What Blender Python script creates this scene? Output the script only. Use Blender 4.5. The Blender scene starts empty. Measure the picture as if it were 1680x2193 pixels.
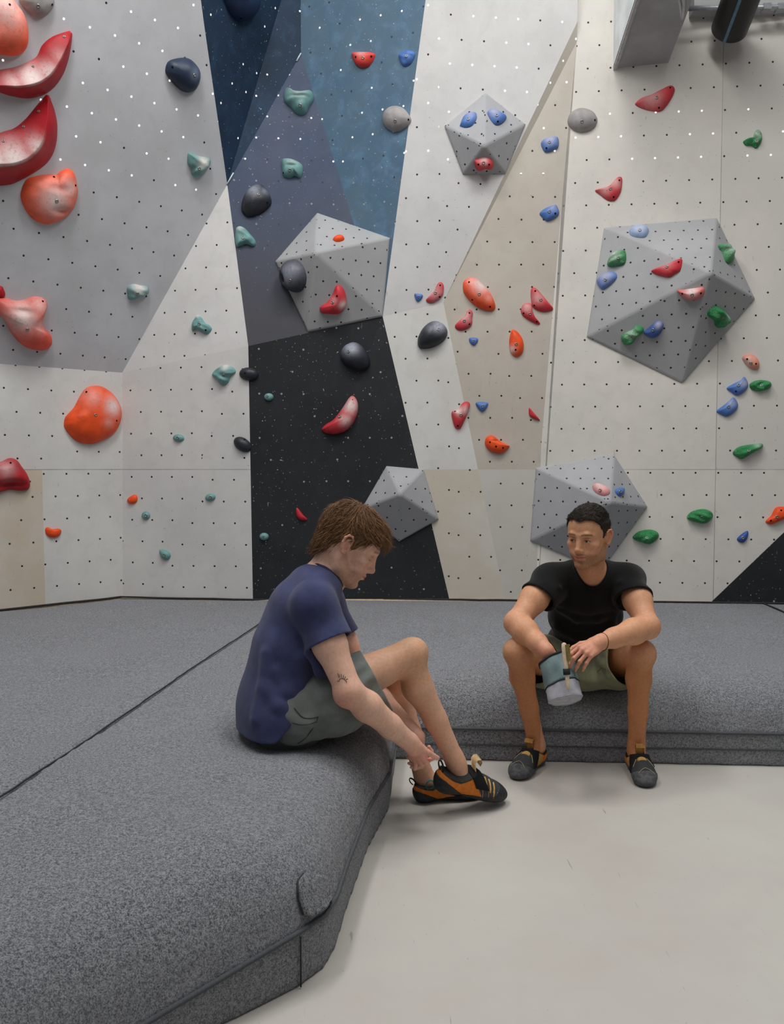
import bpy, bmesh, math, random
import numpy as np
from mathutils import Vector, Matrix

# ------------------------------------------------------------------ camera, light, exposure
CAM = Vector((0.0, 0.0, 1.23))
FPX = 1900.0
PITCH = math.radians(2.907)
scene = bpy.context.scene
COL = scene.collection

cd = bpy.data.cameras.new('camera')
cam = bpy.data.objects.new('camera', cd)
COL.objects.link(cam)
cam.location = CAM
cam.rotation_euler = (math.pi / 2 - PITCH, 0, 0)
cd.sensor_fit = 'VERTICAL'
cd.sensor_height = 36.0
cd.lens = 36.0 * FPX / 2193.0
cd.clip_start = 0.05
scene.camera = cam

world = bpy.data.worlds.new('hall_light')
scene.world = world
world.use_nodes = True
wt = world.node_tree
wg = wt.nodes.new('ShaderNodeTexCoord'); wz = wt.nodes.new('ShaderNodeSeparateXYZ'); wr = wt.nodes.new('ShaderNodeValToRGB')
wm = wt.nodes.new('ShaderNodeMath'); wm.operation = 'MULTIPLY_ADD'; wm.inputs[1].default_value = 0.5; wm.inputs[2].default_value = 0.5
wt.links.new(wg.outputs['Generated'], wz.inputs[0]); wt.links.new(wz.outputs[2], wm.inputs[0]); wt.links.new(wm.outputs[0], wr.inputs[0])
# bright hall ceiling, dimmer far walls, dark floor
wr.color_ramp.elements[0].position = 0.40; wr.color_ramp.elements[0].color = (0.05, 0.05, 0.05, 1)
wr.color_ramp.elements[1].position = 0.85; wr.color_ramp.elements[1].color = (0.95, 0.97, 1.0, 1)
k_ = wr.color_ramp.elements.new(0.55); k_.color = (0.17, 0.173, 0.177, 1)
wt.links.new(wr.outputs[0], wt.nodes['Background'].inputs[0])
wt.nodes['Background'].inputs[1].default_value = 0.38

def ceiling_lamp(loc, sx, sy, watts, aim, color=(1.0, 0.985, 0.965)):
    l = bpy.data.lights.new('ceiling_lamp', 'AREA')
    l.shape = 'RECTANGLE'
    l.size, l.size_y, l.energy, l.color = sx, sy, watts, color
    o = bpy.data.objects.new('ceiling_lamp', l)
    COL.objects.link(o)
    o.location = loc
    o.rotation_euler = (Vector(aim) - Vector(loc)).to_track_quat('-Z', 'Y').to_euler()

ceiling_lamp((-1.4, 2.5, 5.4), 0.5, 3.2, 86, (-1.2, 3.3, 0))
ceiling_lamp((1.4, 2.5, 5.4), 0.5, 3.2, 86, (1.2, 3.3, 0))
ceiling_lamp((0.2, 3.7, 5.6), 4.0, 0.5, 80, (0.2, 4.0, 0))

vs = scene.view_settings
scene.display_settings.display_device = 'sRGB'
vs.view_transform = 'Standard'
vs.look = 'None'
vs.exposure = -0.10
vs.gamma = 1.0
vs.use_curve_mapping = False

# ------------------------------------------------------------------ helpers
UP = Vector((0, math.sin(PITCH), math.cos(PITCH)))
FWD = Vector((0, math.cos(PITCH), -math.sin(PITCH)))

def ray(u, v):
    return Vector(((u - 840.0) / FPX, 0, 0)) + FWD - UP * ((v - 1096.5) / FPX)

def at_y(u, v, y):
    d = ray(u, v)
    return CAM + d * (y / d.y)

def at_z(u, v, z):
    d = ray(u, v)
    return CAM + d * ((z - CAM.z) / d.z)

def on_plane(u, v, p, n):
    d = ray(u, v)
    return CAM + d * ((p - CAM).dot(n) / d.dot(n))

def c(r, g, b):
    def f(x):
        x /= 255.0
        return x / 12.92 if x <= 0.04045 else ((x + 0.055) / 1.055) ** 2.4
    return (f(r), f(g), f(b), 1.0)

def tag(o, label=None, cat=None, group=None, kind=None):
    if label: o['label'] = label
    if cat: o['category'] = cat
    if group: o['group'] = group
    if kind: o['kind'] = kind
    return o

def empty(name, loc=(0, 0, 0)):
    o = bpy.data.objects.new(name, None)
    COL.objects.link(o)
    o.location = loc
    o.empty_display_size = 0.05
    return o

def link(name, me, mats, parent=None, smooth=True, origin=None):
    """link a mesh whose vertices are in world coordinates"""
    o = bpy.data.objects.new(name, me)
    COL.objects.link(o)
    for m in (mats if isinstance(mats, (list, tuple)) else [mats]):
        me.materials.append(m)
    if smooth:
        me.polygons.foreach_set('use_smooth', [True] * len(me.polygons))
    if parent is not None:
        o.parent = parent
        o.matrix_parent_inverse = Matrix.Translation(parent_loc(parent)).inverted()
    elif origin is not None:
        me.transform(Matrix.Translation(-Vector(origin)))
        o.location = origin
    return o

def parent_loc(p):
    v = Vector((0, 0, 0))
    while p is not None:
        v = v + Vector(p.location)
        if p.parent is not None:
            v = v + p.matrix_parent_inverse.translation
        p = p.parent
    return v

def mesh_from(name, verts, faces):
    me = bpy.data.meshes.new(name)
    me.from_pydata([tuple(v) for v in verts], [], [tuple(f) for f in faces])
    me.update()
    return me

def fix_normals(me):
    bm = bmesh.new(); bm.from_mesh(me)
    bmesh.ops.recalc_face_normals(bm, faces=bm.faces)
    bm.to_mesh(me); bm.free()

def tube(pts, r, n=8, closed=False, taper=None, flat=1.0):
    """verts, faces of a round tube along points"""
    P = [Vector(p) for p in pts]
    N = len(P)
    V, F = [], []
    prev = None
    for i in range(N):
        a = P[(i - 1) % N] if (closed or i > 0) else P[i]
        b = P[(i + 1) % N] if (closed or i < N - 1) else P[i]
        t = (b - a)
        if t.length < 1e-9: t = Vector((0, 0, 1))
        t.normalize()
        if prev is None:
            ref = Vector((0, 0, 1)) if abs(t.z) < 0.9 else Vector((1, 0, 0))
            x = t.cross(ref).normalized()
        else:
            x = (prev - t * prev.dot(t)).normalized()
        prev = x
        y = t.cross(x)
        rr = r if taper is None else r * taper[i]
        for k in range(n):
            an = 2 * math.pi * k / n
            V.append(P[i] + x * (rr * math.cos(an)) + y * (rr * flat * math.sin(an)))
    rng = N if closed else N - 1
    for i in range(rng):
        j = (i + 1) % N
        for k in range(n):
            k2 = (k + 1) % n
            F.append((i * n + k, i * n + k2, j * n + k2, j * n + k))
    if not closed:
        F.append(tuple(range(n))[::-1])
        F.append(tuple((N - 1) * n + k for k in range(n)))
    return V, F

def tube_obj(name, pts, r, m, parent=None, n=8, closed=False, taper=None, flat=1.0):
    V, F = tube(pts, r, n, closed, taper, flat)
    me = mesh_from(name, V, F)
    fix_normals(me)
    return link(name, me, m, parent)

def box_mesh(bm, lo, hi):
    vs_ = [bm.verts.new((x, y, z)) for x in (lo[0], hi[0]) for y in (lo[1], hi[1]) for z in (lo[2], hi[2])]
    for f in ((0, 1, 3, 2), (4, 6, 7, 5), (0, 4, 5, 1), (2, 3, 7, 6), (0, 2, 6, 4), (1, 5, 7, 3)):
        bm.faces.new([vs_[i] for i in f])

def smooth_closed(pts, sub=4):
    P = [Vector(p) for p in pts]
    n = len(P)
    out = []
    for i in range(n):
        p0, p1, p2, p3 = P[i - 1], P[i], P[(i + 1) % n], P[(i + 2) % n]
        for k in range(sub):
            t = k / sub
            out.append(0.5 * ((2 * p1) + (p2 - p0) * t + (2 * p0 - 5 * p1 + 4 * p2 - p3) * t * t + (3 * p1 - p0 - 3 * p2 + p3) * t ** 3))
    return out

def smooth_open(pts, sub=6):
    P = [Vector(p) for p in pts]
    P = [P[0] * 2 - P[1]] + P + [P[-1] * 2 - P[-2]]
    out = []
    for i in range(1, len(P) - 2):
        p0, p1, p2, p3 = P[i - 1], P[i], P[i + 1], P[i + 2]
        for k in range(sub):
            t = k / sub
            out.append(0.5 * ((2 * p1) + (p2 - p0) * t + (2 * p0 - 5 * p1 + 4 * p2 - p3) * t * t + (3 * p1 - p0 - 3 * p2 + p3) * t ** 3))
    out.append(P[-2])
    return out

# ------------------------------------------------------------------ materials
class NT:
    def __init__(self, name, rough=0.7, spec=0.3):
        self.m = bpy.data.materials.new(name)
        self.m.use_nodes = True
        self.t = self.m.node_tree
        self.b = self.t.nodes['Principled BSDF']
        self.b.inputs['Roughness'].default_value = rough
        self.b.inputs['Specular IOR Level'].default_value = spec
    def n(self, typ, **kw):
        nd = self.t.nodes.new(typ)
        for k, v in kw.items():
            setattr(nd, k, v)
        return nd
    def l(self, a, b):
        self.t.links.new(a, b)
    def val(self, x, sock):
        if hasattr(x, 'is_output'):
            self.l(x, sock)
        else:
            sock.default_value = x
    def math(self, op, a, b=0.0, clamp=False):
        nd = self.n('ShaderNodeMath', operation=op, use_clamp=clamp)
        self.val(a, nd.inputs[0]); self.val(b, nd.inputs[1])
        return nd.outputs[0]
    def mix(self, f, a, b, mode='MIX'):
        nd = self.n('ShaderNodeMix', data_type='RGBA', blend_type=mode)
        self.val(f, nd.inputs[0]); self.val(a, nd.inputs[6]); self.val(b, nd.inputs[7])
        return nd.outputs[2]
    def coord(self, kind='Object'):
        return self.n('ShaderNodeTexCoord').outputs[kind]
    def noise(self, vec, scale, detail=3.0, rough=0.55, dist=0.0):
        nd = self.n('ShaderNodeTexNoise')
        self.l(vec, nd.inputs['Vector'])
        nd.inputs['Scale'].default_value = scale
        nd.inputs['Detail'].default_value = detail
        nd.inputs['Roughness'].default_value = rough
        nd.inputs['Distortion'].default_value = dist
        return nd.outputs['Fac']
    def ramp(self, f, lo, hi, a=0.0, b=1.0):
        nd = self.n('ShaderNodeMapRange')
        nd.interpolation_type = 'SMOOTHSTEP'
        self.val(f, nd.inputs[0])
        nd.inputs[1].default_value = lo; nd.inputs[2].default_value = hi
        nd.inputs[3].default_value = a; nd.inputs[4].default_value = b
        return nd.outputs[0]
    def mapping(self, vec, scale=(1, 1, 1), rot=(0, 0, 0)):
        nd = self.n('ShaderNodeMapping')
        self.l(vec, nd.inputs[0])
        nd.inputs['Scale'].default_value = scale
        nd.inputs['Rotation'].default_value = rot
        return nd.outputs[0]
    def sep(self, vec):
        nd = self.n('ShaderNodeSeparateXYZ'); self.l(vec, nd.inputs[0])
        return nd.outputs
    def color(self, s):
        self.val(s, self.b.inputs['Base Color'])
    def bump(self, h, strength=0.3, dist=0.01):
        nd = self.n('ShaderNodeBump')
        nd.inputs['Strength'].default_value = strength
        nd.inputs['Distance'].default_value = dist
        self.val(h, nd.inputs['Height'])
        self.l(nd.outputs[0], self.b.inputs['Normal'])

def plain(name, col, rough=0.6, spec=0.3, metal=0.0, var=0.12, scale=40.0, bump=0.0):
    m = NT(name, rough, spec)
    m.b.inputs['Metallic'].default_value = metal
    co = m.coord()
    f = m.ramp(m.noise(co, scale, 4.0), 0.3, 0.7)
    dark = tuple(x * (1 - var) for x in col[:3]) + (1,)
    lite = tuple(min(1, x * (1 + var)) for x in col[:3]) + (1,)
    m.color(m.mix(f, dark, lite))
    if bump: m.bump(m.noise(co, scale * 3, 3.0), bump, 0.004)
    return m.m

def wall_mat(name, base, second, lit=(3.15, 4.6), spacing=0.146, patches=(), blot=1.0, dark=False, warm=None):
    """painted plywood with bolt holes; patches: (xmin, xmax, zmin, zmax, colour) repainted boards; seams in world x / z"""
    m = NT(name, 0.62, 0.25)
    if not dark:
        base = tuple(min(0.9, x * 1.13) for x in base[:3]) + (1,); second = tuple(min(0.9, x * 1.13) for x in second[:3]) + (1,)
    P = m.coord('Object')
    uv = m.coord('UV')
    n1 = m.ramp(m.noise(P, 2.3, 5.0, 0.6), 0.32, 0.68)
    n2 = m.ramp(m.noise(P, 9.0, 6.0, 0.65, 0.4), 0.45, 0.75)
    col = m.mix(n1, base, second)
    scuff = tuple(x * (0.80 if not dark else 1.9) for x in base[:3]) + (1,)
    col = m.mix(m.math('MULTIPLY', n2, 0.45 * blot), col, scuff)
    s = m.sep(P)
    for (x0, x1, z0, z1, pc) in patches:
        k = m.math('MULTIPLY', m.math('MULTIPLY', m.math('GREATER_THAN', s[0], x0), m.math('LESS_THAN', s[0], x1)),
                   m.math('MULTIPLY', m.math('GREATER_THAN', s[2], z0), m.math('LESS_THAN', s[2], z1)))
        col = m.mix(m.math('MULTIPLY', k, m.ramp(n1, 0, 1, 0.55, 1.0)), col, pc)
    # small scratches and specks
    sc = m.ramp(m.noise(m.mapping(P, (1, 1, 0.18), (0, 0.5, 0)), 60.0, 2.0), 0.72, 0.78)
    sc = m.math('MULTIPLY', sc, m.ramp(m.noise(P, 1.7, 2.0), 0.45, 0.62))
    col = m.mix(m.math('MULTIPLY', sc, 0.35), col, c(200, 205, 210) if dark else c(95, 95, 95))
    if dark:
        sp = m.ramp(m.noise(P, 75.0, 1.0), 0.73, 0.76)
        col = m.mix(m.math('MULTIPLY', sp, 0.7), col, c(190, 195, 198))
    else:
        sp = m.ramp(m.noise(P, 55.0, 1.0), 0.74, 0.77)
        sp = m.math('MULTIPLY', sp, m.ramp(m.noise(P, 2.3, 2.0), 0.42, 0.62))
        col = m.mix(m.math('MULTIPLY', sp, 0.4), col, c(110, 108, 104))
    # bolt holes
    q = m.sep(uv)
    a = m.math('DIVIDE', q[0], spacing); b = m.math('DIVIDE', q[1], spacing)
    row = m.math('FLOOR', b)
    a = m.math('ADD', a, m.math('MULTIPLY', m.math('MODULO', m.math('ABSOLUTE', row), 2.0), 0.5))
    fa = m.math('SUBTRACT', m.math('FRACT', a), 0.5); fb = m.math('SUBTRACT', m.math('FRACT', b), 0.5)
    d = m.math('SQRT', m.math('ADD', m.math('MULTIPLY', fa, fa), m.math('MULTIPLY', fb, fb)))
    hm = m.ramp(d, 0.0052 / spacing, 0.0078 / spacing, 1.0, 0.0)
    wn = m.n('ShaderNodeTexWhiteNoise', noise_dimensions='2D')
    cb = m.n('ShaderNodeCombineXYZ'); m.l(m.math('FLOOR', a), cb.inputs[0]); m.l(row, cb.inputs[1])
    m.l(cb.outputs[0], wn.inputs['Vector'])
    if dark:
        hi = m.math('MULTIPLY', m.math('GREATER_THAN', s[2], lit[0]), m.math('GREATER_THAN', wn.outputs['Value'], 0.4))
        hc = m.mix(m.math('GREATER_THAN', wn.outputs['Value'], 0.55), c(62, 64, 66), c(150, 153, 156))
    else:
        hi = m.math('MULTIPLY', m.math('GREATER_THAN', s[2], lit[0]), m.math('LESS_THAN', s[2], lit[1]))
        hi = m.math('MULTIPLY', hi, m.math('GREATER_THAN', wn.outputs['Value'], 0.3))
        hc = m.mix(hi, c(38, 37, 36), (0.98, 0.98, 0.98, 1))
    col = m.mix(hm, col, hc)
    # upper holes are painted white and emit, standing in for light from behind
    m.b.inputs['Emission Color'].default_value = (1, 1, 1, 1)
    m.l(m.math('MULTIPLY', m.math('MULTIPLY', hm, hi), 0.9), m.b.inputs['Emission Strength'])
    m.color(col)
    m.bump(m.math('ADD', m.math('MULTIPLY', m.noise(P, 30.0, 4.0), 0.25), m.math('MULTIPLY', hm, -1.0)), 0.25, 0.004)
    return m.m

# carpet
def carpet_mat(name, lo, hi):
    m = NT(name, 0.97, 0.08)
    P = m.coord()
    f = m.noise(P, 300.0, 5.0, 0.75)
    g = m.noise(P, 120.0, 3.0, 0.6)
    f2 = m.ramp(m.math('ADD', m.math('MULTIPLY', f, 0.72), m.math('MULTIPLY', g, 0.28)), 0.38, 0.62)
    col = m.mix(f2, lo, hi)
    big = m.ramp(m.noise(P, 2.6, 4.0), 0.3, 0.75)
    col = m.mix(m.math('MULTIPLY', big, 0.22), col, c(158, 160, 166))
    fleck = m.ramp(m.noise(P, 520.0, 2.0), 0.66, 0.74)
    col = m.mix(m.math('MULTIPLY', fleck, 0.5), col, c(176, 180, 188))
    m.color(col)
    m.bump(m.math('ADD', f, g), 0.9, 0.006)
    m.b.inputs['Sheen Weight'].default_value = 0.12
    m.b.inputs['Sheen Roughness'].default_value = 0.6
    return m.m

M_CARPET = carpet_mat('grey_carpet', c(66, 68, 72), c(182, 184, 189))
M_CORD = plain('dark_cord', c(58, 60, 63), 0.9, 0.1)
M_PIPING = plain('piping', c(84, 86, 90), 0.9, 0.1, scale=200)

mf = NT('floor_paint', 0.5, 0.35)
P = mf.coord()
n1 = mf.ramp(mf.noise(P, 1.1, 5.0, 0.6), 0.3, 0.7)
col = mf.mix(n1, c(188, 182, 175), c(196, 194, 186))
n2 = mf.ramp(mf.noise(P, 6.0, 6.0, 0.7, 0.5), 0.5, 0.8)
col = mf.mix(mf.math('MULTIPLY', n2, 0.25), col, c(182, 176, 170))
for rot, thr in ((0.5, 0.74), (-0.9, 0.755), (0.15, 0.75)):
    sc = mf.ramp(mf.noise(mf.mapping(P, (1.0, 0.10, 1), (0, 0, rot + 1.2)), 42.0, 2.0, 0.5, 0.8), thr, thr + 0.03)
    col = mf.mix(mf.math('MULTIPLY', sc, 0.5), col, c(120, 116, 112))
sp = mf.ramp(mf.noise(P, 70.0, 1.0), 0.765, 0.79)
col = mf.mix(mf.math('MULTIPLY', sp, 0.35), col, c(130, 126, 122))
mf.color(col)
mf.b.inputs['Roughness'].default_value = 0.42
M_FLOOR = mf.m

# ------------------------------------------------------------------ floor
me = mesh_from('floor', [(-6, -1.5, -0.1), (6, -1.5, -0.1), (6, 9, -0.1), (-6, 9, -0.1), (-6, -1.5, 0), (6, -1.5, 0), (6, 9, 0), (-6, 9, 0)],
               [(3, 2, 1, 0), (4, 5, 6, 7), (0, 1, 5, 4), (1, 2, 6, 5), (2, 3, 7, 6), (3, 0, 4, 7)])
tag(link('floor', me, M_FLOOR, smooth=False), kind='structure', label='pale grey painted concrete floor with scuffs')

# ------------------------------------------------------------------ climbing wall
MZ = 0.33                                   # top of the crash mats
TRI = []                                    # surfaces holds are bolted to

c0 = at_z(262, 1281.5, MZ)
p0 = at_z(0, 1308, MZ)
a0 = c0 + (p0 - c0) * 1.9
c1 = at_y(262, 798, c0.y)
l1 = Vector((a0.x, a0.y, c1.z))
D = at_y(487, 395, 5.97)
nUL = (l1 - c1).cross(D - c1).normalized()
E = on_plane(437, 50, c1, nUL)
Et = on_plane(412, -140, c1, nUL)
LT = on_plane(-260, -140, c1, nUL)
N1 = at_y(645, 115, 6.10)
nF1 = (E - D).cross(N1 - D).normalized()
N0t = on_plane(644, -140, D, nF1)
G = at_y(820, 678, 5.98)
H = on_plane(532, 741, D, (N1 - D).cross(G - D).normalized())
Tt = at_y(931, -140, 5.72)
N0t = on_plane(644, -140, N1, (G - N1).cross(Tt - N1).normalized())
Hb = at_z(543, 1285, MZ)
Gb = at_z(988, 1285, MZ)
K = at_y(1238, 45, 5.88)
Kt = at_y(1236, -140, 5.84)
Mv = at_y(950, 648, 5.94)
Mb = at_z(1105, 1286, MZ)
Rb = at_z(1145, 1286.5, MZ)
RR = at_z(2000, 1297, MZ)
nF8 = Vector(((RR - Rb).y, -(RR - Rb).x, 0)).normalized()
def f8(u, v): return on_plane(u, v, Rb, nF8)
R1, R2, R3, R4 = f8(1160, 950), f8(1213, 330), f8(1236, 90), f8(1240, -140)
RRt = Vector((RR.x, RR.y, 4.27)); 
RM = f8(1500, 38); RMt = f8(1500, -140)
def g(p): return Vector((p.x, p.y, 0.0))

white = (c(206, 205, 203), c(194, 193, 192))
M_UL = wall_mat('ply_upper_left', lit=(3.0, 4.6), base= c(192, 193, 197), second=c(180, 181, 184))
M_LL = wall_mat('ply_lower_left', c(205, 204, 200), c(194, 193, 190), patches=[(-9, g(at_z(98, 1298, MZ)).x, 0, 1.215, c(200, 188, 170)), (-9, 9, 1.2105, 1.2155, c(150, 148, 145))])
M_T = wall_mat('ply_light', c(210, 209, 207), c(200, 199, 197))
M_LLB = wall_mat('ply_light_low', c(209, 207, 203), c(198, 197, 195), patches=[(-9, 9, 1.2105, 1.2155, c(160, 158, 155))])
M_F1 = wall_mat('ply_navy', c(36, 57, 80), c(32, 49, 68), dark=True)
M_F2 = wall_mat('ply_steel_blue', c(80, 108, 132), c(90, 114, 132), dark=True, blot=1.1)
# the band that fades from blue through grey to black is sprayed that way
def faded(name):
    mat = wall_mat(name, c(68, 80, 104), c(80, 88, 108), dark=True, blot=0.4)
    return mat
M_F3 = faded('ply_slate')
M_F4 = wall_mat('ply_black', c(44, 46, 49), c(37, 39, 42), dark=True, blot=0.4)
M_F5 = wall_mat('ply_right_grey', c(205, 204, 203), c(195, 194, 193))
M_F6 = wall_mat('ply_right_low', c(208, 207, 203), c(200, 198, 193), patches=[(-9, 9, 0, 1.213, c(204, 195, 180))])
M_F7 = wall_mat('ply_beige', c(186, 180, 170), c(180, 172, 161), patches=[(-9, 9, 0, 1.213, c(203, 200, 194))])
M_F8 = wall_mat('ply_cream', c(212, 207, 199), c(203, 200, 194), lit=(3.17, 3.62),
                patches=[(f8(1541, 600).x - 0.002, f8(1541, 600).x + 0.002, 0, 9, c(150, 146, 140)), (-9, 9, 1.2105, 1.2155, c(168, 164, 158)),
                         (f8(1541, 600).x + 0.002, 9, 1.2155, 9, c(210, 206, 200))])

# sprayed fade of the slate panel: slate blue above, charcoal below
def spray_fade(mat, z0, z1, low):
    t = mat.node_tree
    b = t.nodes['Principled BSDF']
    src = b.inputs['Base Color'].links[0].from_socket
    co = t.nodes.new('ShaderNodeTexCoord'); sx = t.nodes.new('ShaderNodeSeparateXYZ')
    t.links.new(co.outputs['Object'], sx.inputs[0])
    ns = t.nodes.new('ShaderNodeTexNoise'); ns.inputs['Scale'].default_value = 3.0; ns.inputs['Detail'].default_value = 5
    t.links.new(co.outputs['Object'], ns.inputs['Vector'])
    ad = t.nodes.new('ShaderNodeMath'); ad.operation = 'MULTIPLY_ADD'
    t.links.new(ns.outputs['Fac'], ad.inputs[0]); ad.inputs[1].default_value = 0.5; t.links.new(sx.outputs[2], ad.inputs[2])
    mr = t.nodes.new('ShaderNodeMapRange'); mr.interpolation_type = 'SMOOTHSTEP'
    t.links.new(ad.outputs[0], mr.inputs[0])
    mr.inputs[1].default_value = z0 + 0.25; mr.inputs[2].default_value = z1 + 0.25
    mr.inputs[3].default_value = 1; mr.inputs[4].default_value = 0
    mx = t.nodes.new('ShaderNodeMix'); mx.data_type = 'RGBA'
    t.links.new(mr.outputs[0], mx.inputs[0]); t.links.new(src, mx.inputs[6]); mx.inputs[7].default_value = low
    t.links.new(mx.outputs[2], b.inputs['Base Color'])
spray_fade(M_F3, 2.1, 3.3, c(78, 78, 84))

wall = empty('wall_back', (0, 6.0, 0))
tag(wall, 'faceted plywood bouldering wall painted pale grey with a blue to black band', kind='structure')

def panel(pts, mat, tris=None, thick=0.03, name='panel', parent=wall, collect=True, uvo=None):
    pts = [Vector(p) for p in pts]
    n = len(pts)
    if tris is None: tris = [(0, i, i + 1) for i in range(1, n - 1)]
    me = bpy.data.meshes.new(name)
    nv = Vector((0, 0, 0))
    for t in tris:
        nv += (pts[t[1]] - pts[t[0]]).cross(pts[t[2]] - pts[t[0]])
    nv.normalize()
    flip = nv.dot(CAM - pts[0]) < 0
    if flip: nv = -nv
    V = [p for p in pts] + [p - nv * thick for p in pts]
    F = []
    for t in tris:
        tt = t[::-1] if flip else t
        F.append(tt); F.append(tuple(n + i for i in tt[::-1]))
        if collect: TRI.append((pts[t[0]], pts[t[1]], pts[t[2]]))
    for i in range(n):
        j = (i + 1) % n
        F.append((i, n + i, n + j, j) if not flip else (j, n + j, n + i, i))
    me.from_pydata([tuple(v) for v in V], [], F)
    uvl = me.uv_layers.new(name='holes')
    o = uvo if uvo is not None else (random.uniform(0, 0.14), random.uniform(0, 0.14))
    for poly in me.polygons:
        N = poly.normal
        ex = Vector((-N.y, N.x, 0))
        ex = ex.normalized() if ex.length > 1e-4 else Vector((1, 0, 0))
        ey = N.cross(ex)
        for li in poly.loop_indices:
            p = me.vertices[me.loops[li].vertex_index].co
            uvl.data[li].uv = (p.dot(ex) + o[0], p.dot(ey) + o[1])
    me.update()
    return link(name, me, mat, parent, smooth=False)

random.seed(5)
panel([g(a0), g(c0), c1, l1], M_LL)
panel([l1, c1, D, E, Et, LT], M_UL)
panel([c1, H, D], M_T)
panel([g(c0), g(Hb), H, c1], M_LLB)
panel([D, N1, N0t, Et, E], M_F1)
panel([N1, G, Tt, N0t], M_F2)
panel([D, H, G, N1], M_F3, tris=[(0, 1, 2), (0, 2, 3)])
panel([g(Hb), g(Gb), G, H], M_F4)
panel([G, Mv, K, Kt, Tt], M_F5, tris=[(0, 1, 4), (1, 2, 4), (2, 3, 4)])
panel([g(Gb), g(Mb), Mv, G], M_F6)
panel([g(Mb), g(Rb), R1, R2, R3, K, Mv], M_F7, tris=[(0, 1, 2), (0, 2, 6), (6, 2, 3), (6, 3, 4), (6, 4, 5)])
panel([K, R3, R4, Kt], M_F5)
panel([g(Rb), g(RR), RRt, RM, RMt, R4, R3, R2, R1], M_F8, uvo=(0.02, 0.05))
off = nF8 * (0.004 if nF8.y < 0 else -0.004)
blk = [f8(1522, 1291), f8(1960, 1296), f8(1960, 872)]
panel([p + off for p in (g(blk[0]) , g(blk[1]), blk[1], blk[2], blk[0])], M_F4, thick=0.003, collect=False)

# thin pale edge strip in the open joint of the navy corner
M_TRIM = plain('edge_strip', c(205, 222, 228), 0.4, 0.4)
tube_obj('edge_strip', [D + Vector((0, -0.006, 0)), D.lerp(N1, 0.085) + Vector((0, -0.006, 0))], 0.005, M_TRIM, wall, 6)
tube_obj('edge_strip', [N1 + Vector((0, -0.006, 0)), N1.lerp(D, 0.06) + Vector((0, -0.006, 0))], 0.005, M_TRIM, wall, 6)

# wooden edge left bare along the foot of the wall
M_BARE = plain('bare_wood', c(205, 178, 150), 0.7, 0.2)
foot = [Vector((p.x, p.y - 0.01, MZ - 0.004)) for p in (a0, c0, Hb, Gb, Rb, RR)]
tag(tube_obj('baseboard_back', foot, 0.014, M_BARE, None, 6), kind='structure', label='bare wooden strip along the foot of the climbing wall')

# ------------------------------------------------------------------ volumes
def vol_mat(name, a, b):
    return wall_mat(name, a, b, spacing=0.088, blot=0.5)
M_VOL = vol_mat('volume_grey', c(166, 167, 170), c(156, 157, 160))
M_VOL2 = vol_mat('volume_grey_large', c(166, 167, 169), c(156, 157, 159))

def hit(u, v, tris=None):
    d = ray(u, v)
    best = None
    for (a, b, cc) in (tris or TRI):
        n = (b - a).cross(cc - a)
        dn = d.dot(n)
        if abs(dn) < 1e-9: continue
        t = (a - CAM).dot(n) / dn
        if t <= 0: continue
        p = CAM + d * t
        if n.dot((b - a).cross(p - a)) < -1e-7 or n.dot((cc - b).cross(p - b)) < -1e-7 or n.dot((a - cc).cross(p - cc)) < -1e-7: continue
        if best is None or t < best[0]:
            n = n.normalized()
            if n.dot(d) > 0: n = -n
            best = (t, p, n)
    return (best[1], best[2]) if best else (None, None)

def volume(px, apex, height, label, mat):
    base = [hit(u, v)[0] for (u, v) in px]
    cy = sum(p.y for p in base) / len(base)
    ap = at_y(apex[0], apex[1], cy - height)
    n = len(base)
    bm = bmesh.new()
    lip = [bm.verts.new(p + Vector((0, -0.012, 0))) for p in base]
    back = [bm.verts.new(p + Vector((0, 0.12, 0))) for p in base]
    av = bm.verts.new(ap)
    for i in range(n):
        j = (i + 1) % n
        bm.faces.new((lip[i], lip[j], av))
        bm.faces.new((lip[j], lip[i], back[i], back[j]))
        TRI.append((base[i] + Vector((0, -0.012, 0)), base[j] + Vector((0, -0.012, 0)), ap))
    bm.faces.new(back[::-1])
    bmesh.ops.recalc_face_normals(bm, faces=bm.faces)
    es = [e for e in bm.edges if av in e.verts or (e.verts[0] in lip and e.verts[1] in lip)]
    bmesh.ops.bevel(bm, geom=es, offset=0.012, segments=3, affect='EDGES', profile=0.5)
    me = bpy.data.meshes.new('wall_volume')
    bm.to_mesh(me); bm.free()
    uvl = me.uv_layers.new(name='holes')
    o = (random.uniform(0, 0.14), random.uniform(0, 0.14))
    for poly in me.polygons:
        N = poly.normal
        ex = Vector((-N.y, N.x, 0)); ex = ex.normalized() if ex.length > 1e-4 else Vector((1, 0, 0))
        ey = N.cross(ex)
        for li in poly.loop_indices:
            p = me.vertices[me.loops[li].vertex_index].co
            uvl.data[li].uv = (p.dot(ex) + o[0], p.dot(ey) + o[1])
    o = link('wall_volume', me, mat, smooth=False, origin=sum(base, Vector()) / n)
    tag(o, label, 'climbing volume', 'grey polyhedral climbing volumes')
    return o

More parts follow.
